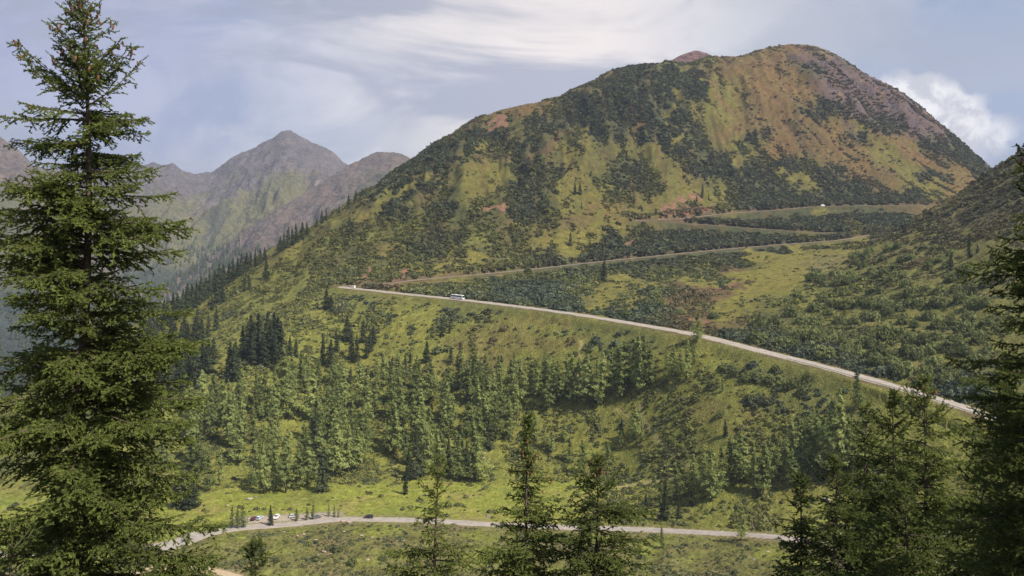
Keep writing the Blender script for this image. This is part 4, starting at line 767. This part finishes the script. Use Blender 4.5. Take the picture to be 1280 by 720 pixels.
# the giant at the edge of the picture: long boughs where the photo shows them
hero('giant green spruce with red-brown cones near its top, towering before the whole scene', 103, 27, 0, P_(-14, [(0, 4), (14, 16), (40, 26), (70, 38), (110, 52), (160, 66), (200, 74), (260, 96), (320, 96), (380, 104), (440, 116), (520, 130), (600, 136), (700, 134), (800, 125)]), 21,
     extra=[(118, PI * .97, 2.0), (122, PI * 1.06, 1.9), (150, PI * 1.02, 2.4), (215, -.05, 2.3), (222, .2, 1.9), (278, -.12, 3.3), (286, .05, 3.2), (296, -.4, 3.0), (262, PI * 1.0, 2.9), (300, PI * .95, 3.0), (430, .0, 3.3), (438, -.25, 3.2), (424, .25, 2.9), (500, -.1, 3.2), (510, -.5, 3.2), (545, .1, 3.1), (150, .1, 1.7), (180, PI * .95, 2.3), (90, .0, 1.15), (575, -1.1, 3.0), (600, -.3, 3.1)], cone_top=70, toppy=-14, gap=.28, nper=5, K=4, wid=.062, twig=.23, cone_scale=1.15)
print('hero', round(time.time() - T0, 1))
LOW = dict(gap=.36, nper=5, blgap=.24, twgap=.19, K=3, wid=.085, twig=.28)
hero('pointed spruce with thin cone-hung leader rising before the valley road, middle of three treetops', 660, 48, 0, P_(516, [(0, 2), (50, 9), (75, 24), (100, 32), (130, 46), (165, 60), (205, 70), (300, 84)]), 31, cone_top=26, toppy=516, cone_scale=1.4, **LOW)
hero('sparse scraggly spruce with a second stem rising from its side before the valley road', 545, 44, 0, P_(566, [(0, 2), (30, 14), (60, 24), (90, 28), (120, 30), (135, 56), (155, 64), (300, 70)]), 32, toppy=566, extra=[(688, PI, 2.2), (690, PI * 1.05, 2.4), (684, .1, 2.0), (700, -.2, 2.4)], **dict(LOW, sparse=.38))
hero('bushy spruce before the valley road whose limbs reach farther out, nearer the footpath side', 745, 46, 0, P_(566, [(0, 2), (25, 14), (45, 30), (70, 44), (100, 62), (150, 82), (300, 100)]), 33, cone_top=12, toppy=566, cone_scale=1.4, extra=[(640, -.05, 2.9), (644, .2, 2.7)], **LOW)
hero('narrow spruce with gappy crown standing before the end of the valley road', 1000, 42, 0, P_(580, [(0, 2), (30, 12), (60, 22), (100, 34), (150, 46), (300, 60)]), 34, toppy=580, **dict(LOW, sparse=.2))
hero('tallest of the spruces crowding the roadside corner, its tip against the pale road', 1156, 40, 0, P_(466, [(0, 2), (25, 15), (60, 34), (100, 48), (160, 62), (230, 76), (320, 90)]), 35, cone_top=10, toppy=466, **LOW)
hero('slender spruce close beside the tallest corner spruce, tip just below the pale road', 1118, 44, 0, P_(486, [(0, 2), (25, 12), (60, 28), (110, 42), (170, 54), (300, 70)]), 36, toppy=486, **LOW)
hero('lower spruce half hidden behind the slender corner spruce', 1083, 48, 0, P_(502, [(0, 2), (25, 12), (60, 26), (110, 42), (170, 58), (300, 70)]), 37, toppy=502, **dict(LOW, sparse=.15))
hero('stout full spruce in front of the slender corner spruce, low crown', 1044, 40, 0, P_(566, [(0, 2), (25, 16), (60, 36), (100, 54), (160, 70)]), 45, toppy=566, **LOW)
hero('low bushy spruce at the foot of the tallest corner spruce', 1132, 34, 0, P_(598, [(0, 3), (25, 22), (60, 46), (100, 62), (160, 70)]), 47, toppy=598, **LOW)
hero('dark spruce filling the gap behind the heavy edge spruce under the pale road', 1258, 30, 0, P_(470, [(0, 3), (25, 18), (60, 36), (120, 58), (200, 78)]), 48, toppy=470, **LOW)
hero('dark heavy spruce at the picture edge with boughs hanging over the shrubby spur', 1304, 24, 0, P_(140, [(0, 3), (40, 18), (90, 36), (140, 48), (190, 60), (240, 58), (300, 72), (340, 84), (400, 92), (460, 100), (540, 110), (640, 118)]), 38, toppy=140, cone_top=14, gap=.28, nper=6, blgap=.19, twgap=.14, K=4, wid=.064, extra=[(332, PI, 2.0), (345, PI * .93, 2.0), (470, PI * 1.03, 2.3), (455, PI * .9, 2.2), (530, PI, 2.5), (560, PI * 1.1, 2.5)])
hero('broad dark spruce filling the corner under the heavy edge spruce', 1228, 34, 0, P_(560, [(0, 3), (30, 22), (70, 44), (120, 64), (200, 84)]), 39, toppy=560, **LOW)
hero('short spruce top poking up at the end of the gravel track', 318, 34, 0, P_(672, [(0, 2), (20, 10), (48, 26), (100, 46)]), 40, toppy=672, **LOW)
hero('bright bushy young spruce under the giant spruce, lowest in the corner', 14, 19, 0, P_(655, [(0, 10), (30, 34), (70, 50), (120, 60)]), 41, toppy=655, gap=.36, nper=6, blgap=.19, twgap=.14, K=4, wid=.055)
hero('bushy spruce top tucked between the giant spruce trunk and the gravel track', 172, 25, 0, P_(672, [(0, 8), (25, 34), (50, 52), (100, 66)]), 42, toppy=672, gap=.4, nper=6, blgap=.2, twgap=.15, K=4, wid=.06)
hero('small spruce top beside the gravel track, right behind the bushy one', 228, 29, 0, P_(688, [(0, 6), (20, 26), (50, 44), (100, 60)]), 43, toppy=688, **LOW)
print('big spruces', round(time.time() - T0, 1))

# ------------------------------------------------------------------ vehicles
def bm_obj(name, bm, mat, parent, smooth=False):
    bmesh.ops.recalc_face_normals(bm, faces=bm.faces); me = bpy.data.meshes.new(name); bm.to_mesh(me); bm.free(); me.materials.append(mat)
    if smooth:
        for p in me.polygons: p.use_smooth = True
    return link(name, me, parent)
def add_box(bm, c, s, bev=0.):
    r = bmesh.ops.create_cube(bm, size=1, matrix=Matrix.Translation(c) @ Matrix.Diagonal((*s, 1)))
    if bev: bmesh.ops.bevel(bm, geom=list({e for v in r['verts'] for e in v.link_edges}), offset=bev, segments=2, affect='EDGES')
def loft(bm, rings):
    vs = [[bm.verts.new(p) for p in rg] for rg in rings]; n = len(vs[0])
    for a, b in zip(vs[:-1], vs[1:]):
        for k in range(n): bm.faces.new((a[k], a[(k + 1) % n], b[(k + 1) % n], b[k]))
    bm.faces.new(vs[0][::-1]); bm.faces.new(vs[-1])
def wheel(parent, x, y, r, w):
    o = link('wheel', None, parent, loc=(x, y, r))
    bm = bmesh.new(); bmesh.ops.create_cone(bm, cap_ends=True, segments=20, radius1=r, radius2=r, depth=w, matrix=Matrix.Rotation(PI / 2, 4, 'X')); bmesh.ops.bevel(bm, geom=[e for e in bm.edges if abs(e.verts[0].co.y - e.verts[1].co.y) < 1e-4], offset=.04, segments=2, affect='EDGES'); bm_obj('tyre', bm, M_TYRE, o)
    bm = bmesh.new(); bmesh.ops.create_cone(bm, cap_ends=True, segments=16, radius1=r * .62, radius2=r * .62, depth=w + .02, matrix=Matrix.Rotation(PI / 2, 4, 'X')); bm_obj('rim', bm, M_RIM, o)
def profile_body(bm, pts, half, tumble=0.):
    """side outline (x,z) extruded across, leaning in toward the top"""
    zt = max(z for x, z in pts); zb = min(z for x, z in pts)
    rg = [[(x, sg * (half - tumble * max(0, (z - .75) / (zt - .75))), z) for x, z in pts] for sg in (-1, 1)]
    loft(bm, rg)
PAINT = {}
def paint(n, c):
    if n not in PAINT: PAINT[n] = simple('car_paint_' + n, c, .3, .1, noise_amt=.03)
    return PAINT[n]
def make_car(label, pname, col, wagon=False, rail=False):
    root = link('parked_car', None); tag(root, label, 'car')
    lower = [(-2.1, .32), (-2.16, .62), (-2.08, .92), (-1.0, .98), (.75, .98), (1.75, .82), (2.12, .66), (2.14, .34)]
    bm = bmesh.new(); profile_body(bm, lower, .88); bmesh.ops.bevel(bm, geom=list(bm.edges), offset=.05, segments=2, affect='EDGES')
    top = [(-2.0, .94), (-1.75 if wagon else -1.35, 1.45), (-.9, 1.52), (.05, 1.50), (1.0, .95)]
    profile_body(bm, top, .82, .16); bm_obj('body', bm, paint(pname, col), root)
    bm = bmesh.new()   # side glass, a little proud
    for sg in (-1, 1):
        a = [(-1.72, 1.02), (-1.5 if wagon else -1.25, 1.40), (-.4, 1.44), (-.4, 1.02)]; b = [(-.33, 1.02), (-.33, 1.44), (.05, 1.42), (.72, 1.02)]
        for poly in (a, b):
            vs = [bm.verts.new((x, sg * (.835 - .16 * max(0, (z - .75) / .77)), z)) for x, z in poly]; bm.faces.new(vs)
    bm_obj('side_window', bm, M_GLASS, root)
    bm = bmesh.new(); bm.faces.new([bm.verts.new(p) for p in ((.98, -.70, .985), (.98, .70, .985), (.14, .63, 1.475), (.14, -.63, 1.475))]); bm_obj('windscreen', bm, M_GLASS, root)
    xb = -1.78 if wagon else -1.42
    bm = bmesh.new(); bm.faces.new([bm.verts.new(p) for p in ((-2.0, -.68, 1.0), (-2.0, .68, 1.0), (xb, .62, 1.42), (xb, -.62, 1.42))]); bm_obj('rear_window', bm, M_GLASS, root)
    for x in (-1.3, 1.32):
        for y in (-.8, .8): wheel(root, x, y, .32, .21)
    for y in (-.62, .62):
        bm = bmesh.new(); add_box(bm, (2.08, y, .70), (.14, .34, .14), .03); bm_obj('headlight', bm, M_LAMPW, root)
        bm = bmesh.new(); add_box(bm, (-2.12, y, .80), (.10, .28, .20), .03); bm_obj('tail_light', bm, M_LAMPR, root)
        bm = bmesh.new(); add_box(bm, (.62, y * 1.52, 1.02), (.14, .16, .12), .03); bm_obj('mirror', bm, paint(pname, col), root)
    for x, n in ((2.15, 'front_bumper'), (-2.17, 'rear_bumper')):
        bm = bmesh.new(); add_box(bm, (x, 0, .42), (.10, 1.66, .18), .03); bm_obj(n, bm, M_TYRE, root)
    if rail:
        for y in (-.55, .55):
            bm = bmesh.new(); add_box(bm, (-.7, y, 1.56), (1.5, .04, .04)); bm_obj('roof_rail', bm, M_STEEL, root)
    return root
def nearest_on(P, px, py):
    u = CX + P[:, 0] / P[:, 1] * F; v = HY - P[:, 2] / P[:, 1] * F; i = int(np.argmin((u - px) ** 2 + ((v - py) * 2) ** 2)); j0, j1 = max(i - 2, 0), min(i + 2, len(P) - 1)
    t = P[j1] - P[j0]; return P[i], math.atan2(t[1], t[0]), t / np.linalg.norm(t)
def park(o, px, P, py, side=0., rot=0., dz=.2, s=1.):
    p, a, t = nearest_on(P, px, py); n = np.array([-t[1], t[0], 0]); q = p + n * side
    o.location = (q[0], q[1], q[2] + dz); slope = math.atan2(t[2], math.hypot(t[0], t[1])); o.rotation_euler = (0, -slope if abs(rot) < 1 else slope, a + rot); o.scale = (s, s, s); return o
park(make_car('dark maroon car parked at the end of the row, beside feathery larches', 'maroon', (.10, .03, .03), True), 316, PARK, 655, 0, 1.2, .12)
park(make_car('pale blue car parked beside the maroon one in the lay-by', 'pale_blue', (.45, .55, .66)), 327, PARK, 655, 0.3, 1.1, .12)
park(make_car('white car parked just past the small pointed spruce in the lay-by', 'white', (.78, .79, .80), True), 349, PARK, 652, 0.2, -1.9, .12)
park(make_car('silver car parked in the lay-by between the white car and the dark one', 'silver', (.50, .51, .53)), 367, PARK, 650, 0.2, .15, .12)
park(make_car('dark grey car with roof rails parked last in the lay-by, between small larches', 'dark_grey', (.13, .14, .16), True, True), 397, VALLEY, 652, 4.6, .3, .1)
dc = make_car('dark car driving alone on the open valley road past the meadow', 'black', (.035, .035, .04), True); dc.name = 'moving_car'
park(dc, 458, VALLEY, 649, 1.2, PI, .26)
def make_van(label):
    root = link('white_van', None); tag(root, label, 'van')
    pts = [(-2.5, .38), (-2.55, 1.2), (-2.45, 2.25), (-2.3, 2.38), (1.0, 2.38), (1.45, 2.2), (1.95, 1.25), (2.5, 1.02), (2.6, .75), (2.58, .38)]
    bm = bmesh.new(); profile_body(bm, pts, .98, .1); bmesh.ops.bevel(bm, geom=list(bm.edges), offset=.05, segments=2, affect='EDGES'); bm_obj('body', bm, M_WHITE, root)
    for sg in (-1, 1):
        bm = bmesh.new(); add_box(bm, (-.4, sg * .92, 1.72), (3.0, .06, .55)); bm_obj('side_window', bm, M_GLASS, root)
    bm = bmesh.new(); bm.faces.new([bm.verts.new(p) for p in ((1.98, -.8, 1.27), (1.98, .8, 1.27), (1.50, .74, 2.15), (1.50, -.74, 2.15))]); bm_obj('windscreen', bm, M_GLASS, root)
    for x in (-1.6, 1.6):
        for y in (-.9, .9): wheel(root, x, y, .36, .24)
    return root
park(make_van('white van on the highest leg of the road under the summit'), 1029, MOUNT, 258, 0, 0, .2, 1.0)
park(make_van('white van standing on the outer edge of the hairpin bend'), 440, MOUNT, 359, -1, .1, .2, .8)
# coach
bus = link('coach_bus', None); tag(bus, 'long white coach with dark window band driving down the mountain road', 'bus')
pts = [(-6.4, .40), (-6.5, 1.0), (-6.45, 3.25), (-6.2, 3.45), (5.7, 3.45), (6.15, 3.25), (6.5, 1.4), (6.55, .9), (6.5, .40)]
bm = bmesh.new(); profile_body(bm, pts, 1.27, .06); bmesh.ops.bevel(bm, geom=list(bm.edges), offset=.08, segments=2, affect='EDGES'); bm_obj('body', bm, M_WHITE, bus)
for sg in (-1, 1):
    bm = bmesh.new(); add_box(bm, (-.3, sg * 1.235, 2.45), (11.4, .07, 1.0), .02); bm_obj('window_band', bm, M_GLASS, bus)
    bm = bmesh.new(); add_box(bm, (6.15, sg * 1.42, 2.75), (.25, .22, .5), .04); bm_obj('mirror', bm, M_TYRE, bus)
    bm = bmesh.new(); add_box(bm, (6.52, sg * .95, .95), (.08, .4, .22), .02); bm_obj('headlight', bm, M_LAMPW, bus)
    bm = bmesh.new(); add_box(bm, (-6.49, sg * 1.0, 1.3), (.08, .25, .5), .02); bm_obj('tail_light', bm, M_LAMPR, bus)
    for x in (-3.9, -2.7, 3.9): wheel(bus, x, sg * 1.12, .50, .32)
bm = bmesh.new(); bm.faces.new([bm.verts.new(p) for p in ((6.535, -1.12, 1.45), (6.535, 1.12, 1.45), (6.20, 1.1, 3.2), (6.20, -1.1, 3.2))]); bm_obj('windscreen', bm, M_GLASS, bus)
bm = bmesh.new(); add_box(bm, (-2.5, 0, 3.55), (2.4, 1.5, .22), .05); bm_obj('roof_unit', bm, M_WHITE, bus)
park(bus, 572, MOUNT, 374, 0, PI, .24, .92)

# ------------------------------------------------------------------ guard rails, fences, rocks, bare stems
def rail_along(label, name, P, i0, i1, side, every, mat_post, mat_rail, hgt=.75, rails=(.62,), rh=.30, cat='guard rail'):
    Q = P[i0:i1]; T = np.gradient(Q[:, :2], axis=0); T /= np.linalg.norm(T, axis=1)[:, None]; R = np.stack([T[:, 1], -T[:, 0]], 1); B = np.concatenate([Q[:, :2] + R * side, Q[:, 2:]], 1)
    c = B[len(B) // 2]; root = link(name, None, loc=c); tag(root, label, cat); B = B - c
    pm = None
    for p in B[::every]:
        if pm is None:
            bm = bmesh.new(); add_box(bm, (0, 0, hgt / 2 - .2), (.14, .14, hgt + .4), .01); o = bm_obj('post', bm, mat_post, root); pm = o.data
        else: o = link('post', pm, root)
        o.location = p
    for zr in rails:
        bm = bmesh.new(); prev = None
        for p, r_ in zip(B, R):
            a = [bm.verts.new((p[0] + r_[0] * o_, p[1] + r_[1] * o_, p[2] + zr + h_)) for o_, h_ in ((.08, -rh / 2), (.13, -rh / 4), (.08, 0), (.13, rh / 4), (.08, rh / 2), (.05, 0))]
            if prev:
                for k in range(6): bm.faces.new((prev[k], prev[(k + 1) % 6], a[(k + 1) % 6], a[k]))
            prev = a
        bm_obj('rail', bm, mat_rail, root)
def idx_at(px, py):
    u = CX + MOUNT[:, 0] / MOUNT[:, 1] * F; v = HY - MOUNT[:, 2] / MOUNT[:, 1] * F; return int(np.argmin((u - px) ** 2 + (v - py) ** 2 * 4))
def side_to_camera(i):
    t = MOUNT[i + 1, :2] - MOUNT[i - 1, :2]; R = np.array([t[1], -t[0]]); return 1 if R @ (-MOUNT[i, :2]) > 0 else -1
a, b = sorted((idx_at(985, 447), idx_at(1250, 525))); sgn = side_to_camera((a + b) // 2)
rail_along('grey steel guard rail along the valley edge of the pale road, behind the corner spruces', 'guard_rail', MOUNT, a, b, 4.3 * sgn, 2, M_STEEL, M_STEEL)
a, b = sorted((idx_at(445, 357), idx_at(498, 353))); 
rail_along('red-brown timber railing round the outside of the hairpin bend', 'timber_railing', MOUNT, a, b, 4.2 * side_to_camera((a + b) // 2), 2, M_WOOD, M_WOOD, 1.2, (.55, 1.05), .22, 'railing')
a, b = sorted((idx_at(845, 272), idx_at(895, 268)))
rail_along('grey post fence on the reddish cut bank above the highest hairpin', 'post_fence', MOUNT, a, b, -7.5 * side_to_camera((a + b) // 2), 2, M_STEEL, M_WOOD, 2.6, (1.2, 2.2), .2, 'fence')
def rock_mesh(seed):
    bm = bmesh.new(); bmesh.ops.create_icosphere(bm, subdivisions=3, radius=1); r = np.random.default_rng(seed)
    cut = r.normal(size=(7, 3)); cut /= np.linalg.norm(cut, axis=1)[:, None]
    for v in bm.verts:
        p = np.array(v.co); s = 1.0
        for c in cut: s = min(s, .72 / max(p @ c, .45) if p @ c > .45 else 1.0)
        s *= 1 + .12 * float(noise(p[0] * 2 + seed, p[1] * 2 + p[2], 3)); v.co = Vector(p * s * np.array([1.25, .95, .7]))
    me = bpy.data.meshes.new('boulder'); bm.to_mesh(me); bm.free(); return me
RK = [rock_mesh(k) for k in range(4)]
for m_ in RK: m_.materials.append(M_ROCK)
RK2 = [m_.copy() for m_ in RK]
for m_ in RK2: m_.materials[0] = M_PINKROCK
def rocks(pts, fmt, group, pool, flat=1.):
    obs = []
    for px, py, w in pts:
        p = hit(px, py); s = w * p.y / F / 2.4
        o = link('boulder', random.choice(pool), loc=(p.x, p.y, p.z + .15 * s)); o.scale = (s, s * .8, s * flat); o.rotation_euler = (0, 0, random.uniform(0, 6)); o['px'] = float(px); o['py'] = float(py); o['hpx'] = float(w); obs.append(o)
    name_row(obs, fmt, 'boulder', group)
rocks([(610, 646, 8)], 'single grey boulder lying on the meadow just above the valley road', None, RK)
rocks([(312, 624, 9), (320, 622, 5), (398, 616, 4), (284, 632, 5), (330, 630, 4)], '{o} stone at the meadow edge under the front larches', 'stones at the meadow edge', RK, .5)
rocks([(452, 670, 7), (430, 665, 5), (405, 690, 9), (398, 694, 6), (412, 693, 6), (380, 668, 7), (372, 670, 5), (395, 675, 5), (428, 652, 10), (436, 653, 7), (343, 655, 6), (380, 655, 5), (465, 672, 5), (540, 668, 5), (505, 676, 4), (460, 700, 6), (355, 665, 4)], '{o} reddish stone, counted away from the giant spruce, on the rough knoll', 'stones on the knoll', RK2, .55)
rocks([(1034, 626, 12), (1015, 624, 6), (1040, 632, 5), (942, 700, 6), (960, 690, 5)], '{o} pale boulder half hidden among the corner spruces', 'boulders by the corner spruces', RK, .8)
rocks([(604, 573, 7), (596, 570, 6), (612, 575, 6), (606, 567, 5), (590, 565, 4)], '{o} pinkish stone of the small scree patch behind the pointed treetops', 'stones of the scree patch', RK2, .5)
def bare_stem(label, px, py, hpx, bend, name='dead_sapling'):
    p = hit(px, py); h = hpx * p.y / F; root = link(name, None, loc=p); tag(root, label, 'dead tree')
    t = np.linspace(0, 1, 8); Pp = np.stack([bend * h * (t - t ** 2) * 2, 0 * t, h * t - .3], 1); link('trunk', mesh_from('trunk', *tube(Pp, .16 * (1 - t) + .05, 6), 4, M_WOOD, True), root)
    parts = []
    for k in range(9):
        z = h * (.3 + .07 * k); a_ = k * 2.4; l = h * .12; parts.append(tube([[bend * h * 2 * ((z / h) - (z / h) ** 2), 0, z], [math.cos(a_) * l, math.sin(a_) * l, z + .3 * l]], [.05, .015], 4))
    link('branches', mesh_from('branches', *join(parts), 4, M_BRANCH, True), root)
bare_stem('bent reddish bare stem beside the lower road end', 944, 662, 22, -.35)
bare_stem('bare dead stump-like tree on the verge below the road past the bus', 646, 394, 12, .02)

# ------------------------------------------------------------------ far woods on the feet of the far mountains
def far_wood(FMx, n, e0, e1, seed, x0, x1):
    us, d, h = FMx; r = np.random.default_rng(seed); VV = []
    nu, nt_ = h.shape; x = (us[:, None] - CX) / F * d
    k = 0; P = []
    while k < n:
        i = r.integers(0, nu, 4000); j = r.integers(0, 168, 4000); e = (h[i, j] + 420) / 520; u = us[i]
        m = fbm(x[i, j] / 160, d[i, j] / 160, 3, seed); ok = (u > x0) & (u < x1) & (e + .25 * m < e1) & (h[i, j] > e0) & (m > -.25)
        P.append(np.stack([x[i, j], d[i, j], h[i, j]], 1)[ok]); k += ok.sum()
    P = np.concatenate(P)[:n]; P[:, :2] += r.uniform(-5, 5, (n, 2)); hh = r.uniform(14, 26, n)[:, None, None]; a = r.uniform(0, 6, n)
    ring = np.stack([np.cos(np.arange(5) * 2 * PI / 5), np.sin(np.arange(5) * 2 * PI / 5), np.zeros(5)], 1); tris = []
    for z0, z1, w in ((.05, .6, .20), (.4, 1.0, .13)):
        for q in range(5): tris += [ring[q] * w + [0, 0, z0], ring[(q + 1) % 5] * w + [0, 0, z0], np.array([0, 0, z1])]
    T = np.array(tris); return (P[:, None] + T[None] * hh).reshape(-1, 3)
V = np.concatenate([far_wood(FM, 5000, -420, .62, 1, -100, 560), far_wood(FB, 4500, -420, .60, 2, -50, 460), far_wood(FC, 1500, -420, .5, 3, -100, 240)])
tag(link('far_forest', mesh_from('far_forest', V, np.arange(len(V)), 3, M_SPRUCE)), kind='stuff')
# ------------------------------------------------------------------ camera, sun, sky, air
cam = bpy.data.cameras.new('camera'); cam.sensor_width = 36; cam.lens = 36 * F / 1280; cam.shift_y = -(360 - HY) / 1280; cam.clip_start = .1; cam.clip_end = 30000
co = link('camera', cam, loc=(0, 0, 0)); co.rotation_euler = (math.radians(90), 0, 0); SC.camera = co
SUN_AZ, SUN_EL = 124.0, 51.0
sd = Vector((math.sin(math.radians(SUN_AZ)) * math.cos(math.radians(SUN_EL)), math.cos(math.radians(SUN_AZ)) * math.cos(math.radians(SUN_EL)), math.sin(math.radians(SUN_EL))))
sl = bpy.data.lights.new('sun', 'SUN'); sl.energy = 5.0; sl.angle = math.radians(1.2); sl.color = (1, .90, .72)
so = link('sun', sl, loc=(800, -200, 900)); so.rotation_euler = (-sd).to_track_quat('-Z', 'Y').to_euler()
wd = bpy.data.worlds.new('World'); SC.world = wd; wd.use_nodes = True; nt = wd.node_tree; nt.nodes.clear()
out = N(nt, 'ShaderNodeOutputWorld'); bg = N(nt, 'ShaderNodeBackground', ins={'Strength': .1})
sky = N(nt, 'ShaderNodeTexSky', sky_type='NISHITA', sun_disc=False, sun_elevation=math.radians(SUN_EL), sun_rotation=math.radians(SUN_AZ))
tc = N(nt, 'ShaderNodeTexCoord'); DIRV = tc.outputs['Generated']
def pxdir(px, py):
    return Vector(((px - CX) / F, 1, (HY - py) / F)).normalized()
def mathn(op, a, b=None, c=None):
    n = N(nt, 'ShaderNodeMath', operation=op)
    for i, v in enumerate((a, b, c)):
        if v is None: continue
        if isinstance(v, (int, float)): n.inputs[i].default_value = v
        else: L(nt, v, n.inputs[i])
    return n.outputs[0]
def wnoise(scale, detail, sc3, rough=.55, dist=0., off=(0, 0, 0)):
    mp = N(nt, 'ShaderNodeMapping'); mp.inputs['Scale'].default_value = sc3; mp.inputs['Location'].default_value = off; L(nt, DIRV, mp.inputs['Vector'])
    n = N(nt, 'ShaderNodeTexNoise', ins={'Scale': scale, 'Detail': detail, 'Roughness': rough, 'Distortion': dist}); L(nt, mp.outputs[0], n.inputs['Vector']); return n.outputs['Fac']
def blob(px, py, r, soft, noise_out=None, amp=0.):
    """smooth spot of the sky round a direction; r, soft in photo pixels"""
    d = N(nt, 'ShaderNodeVectorMath', operation='DISTANCE'); L(nt, DIRV, d.inputs[0]); d.inputs[1].default_value = pxdir(px, py)
    v = d.outputs['Value']
    if noise_out is not None: v = mathn('ADD', v, mathn('MULTIPLY', mathn('SUBTRACT', noise_out, .5), amp / F))
    mr = N(nt, 'ShaderNodeMapRange', interpolation_type='SMOOTHSTEP', ins={'From Min': (r - soft) / F, 'From Max': (r + soft) / F, 'To Min': 1., 'To Max': 0.}); L(nt, v, mr.inputs[0]); return mr.outputs[0]
def mixrgb(f, a, b):
    n = N(nt, 'ShaderNodeMix', data_type='RGBA'); n.clamp_factor = True
    if isinstance(f, (int, float)): n.inputs[0].default_value = f
    else: L(nt, f, n.inputs[0])
    for i, v in ((6, a), (7, b)):
        if isinstance(v, tuple): n.inputs[i].default_value = (*v, 1)
        else: L(nt, v, n.inputs[i])
    return n.outputs[2]
def rng(v, a, b, c=0., d=1.):
    mr = N(nt, 'ShaderNodeMapRange', interpolation_type='SMOOTHSTEP', ins={'From Min': a, 'From Max': b, 'To Min': c, 'To Max': d}); L(nt, v, mr.inputs[0]); return mr.outputs[0]
nA = wnoise(3.2, 6, (1, 1, 3.6), .55, .6); nB = wnoise(7, 10, (1, 1, 1.9), .62, .5, (3, 1, 2)); nC = wnoise(34, 6, (1, 1, 1.15), .62, .3, (1, 5, 0))
SKYS = 5.9   # radiances below are divided by the background strength
def R3_(r, g, b): return (r * SKYS, g * SKYS, b * SKYS)
veil_col = mixrgb(rng(nB, .36, .64), R3_(.24, .30, .43), R3_(.76, .73, .74))
sepz = N(nt, 'ShaderNodeSeparateXYZ'); L(nt, DIRV, sepz.inputs[0])
c0 = mixrgb(rng(sepz.outputs['Z'], .28, .70, .85, .12), sky.outputs[0], veil_col)                                                     # thin high veil over blue
c1 = mixrgb(mathn('MULTIPLY', blob(40, 60, 250, 240), .75), c0, R3_(.34, .36, .58))            # lavender blue, west
c2 = mixrgb(mathn('MULTIPLY', blob(1240, 110, 220, 170, nB, 120), .9), c1, R3_(.26, .33, .50))  # blue gap, east
glow = mathn('MAXIMUM', mathn('MULTIPLY', blob(700, 90, 170, 170, nB, 240), .95), mathn('MULTIPLY', blob(560, 20, 120, 150, nB, 200), .8))
c3 = mixrgb(glow, c2, R3_(1.08, .96, .87))
c3b = mixrgb(mathn('MULTIPLY', rng(nA, .45, .62), .85), c3, R3_(.34, .37, .47))
c3c = mixrgb(mathn('MULTIPLY', blob(980, 40, 90, 80, nC, 120), .45), c3b, R3_(.62, .62, .64))
cum = None; hi = None
for (px, py, r, w) in ((1128, 120, 22, 1), (1160, 122, 24, 1), (1180, 132, 26, 1), (1200, 142, 24, 1), (1150, 145, 34, 1), (1190, 165, 30, 1), (1222, 158, 18, .9), (1245, 168, 18, .75), (1215, 130, 12, .8), (1168, 112, 10, .9), (1110, 110, 12, .9), (1200, 188, 26, .55), (1262, 165, 9, .5)):
    b = mathn('MULTIPLY', blob(px, py, r, 7, nC, 46), w); cum = b if cum is None else mathn('MAXIMUM', cum, b)
cumcol = mixrgb(rng(nC, .38, .60), R3_(.60, .58, .61), R3_(1.05, 1.0, .97))
c4 = mixrgb(cum, c3c, cumcol)
L(nt, c4, bg.inputs['Color']); L(nt, bg.outputs[0], out.inputs['Surface'])
# air
m, nt2 = new_mat('haze_air'); o2 = N(nt2, 'ShaderNodeOutputMaterial'); pv = N(nt2, 'ShaderNodeVolumePrincipled', ins={'Density': HAZE_D, 'Anisotropy': .2}); pv.inputs['Color'].default_value = (.64, .75, 1.0, 1)
L(nt2, pv.outputs[0], o2.inputs['Volume']); m.cycles.homogeneous_volume = True
bm = bmesh.new(); bmesh.ops.create_cube(bm, size=1, matrix=Matrix.Translation((0, 3300, 385)) @ Matrix.Diagonal((15000, 7400, 1390, 1))); me = bpy.data.meshes.new('haze'); bm.to_mesh(me); bm.free(); me.materials.append(m)
if HAZE_D > 0: tag(link('haze', me), kind='stuff')
SC.view_settings.view_transform = 'Standard'; SC.view_settings.look = 'None'; SC.view_settings.exposure = EXPO; SC.view_settings.gamma = 1; SC.view_settings.use_curve_mapping = False
SC.cycles.use_denoising = True; SC.cycles.denoiser = 'OPENIMAGEDENOISE'; SC.cycles.denoising_prefilter = 'NONE'; SC.cycles.max_bounces = 6; SC.cycles.volume_bounces = 1; SC.cycles.transparent_max_bounces = 4; SC.cycles.diffuse_bounces = 3
print('done', round(time.time() - T0, 1))
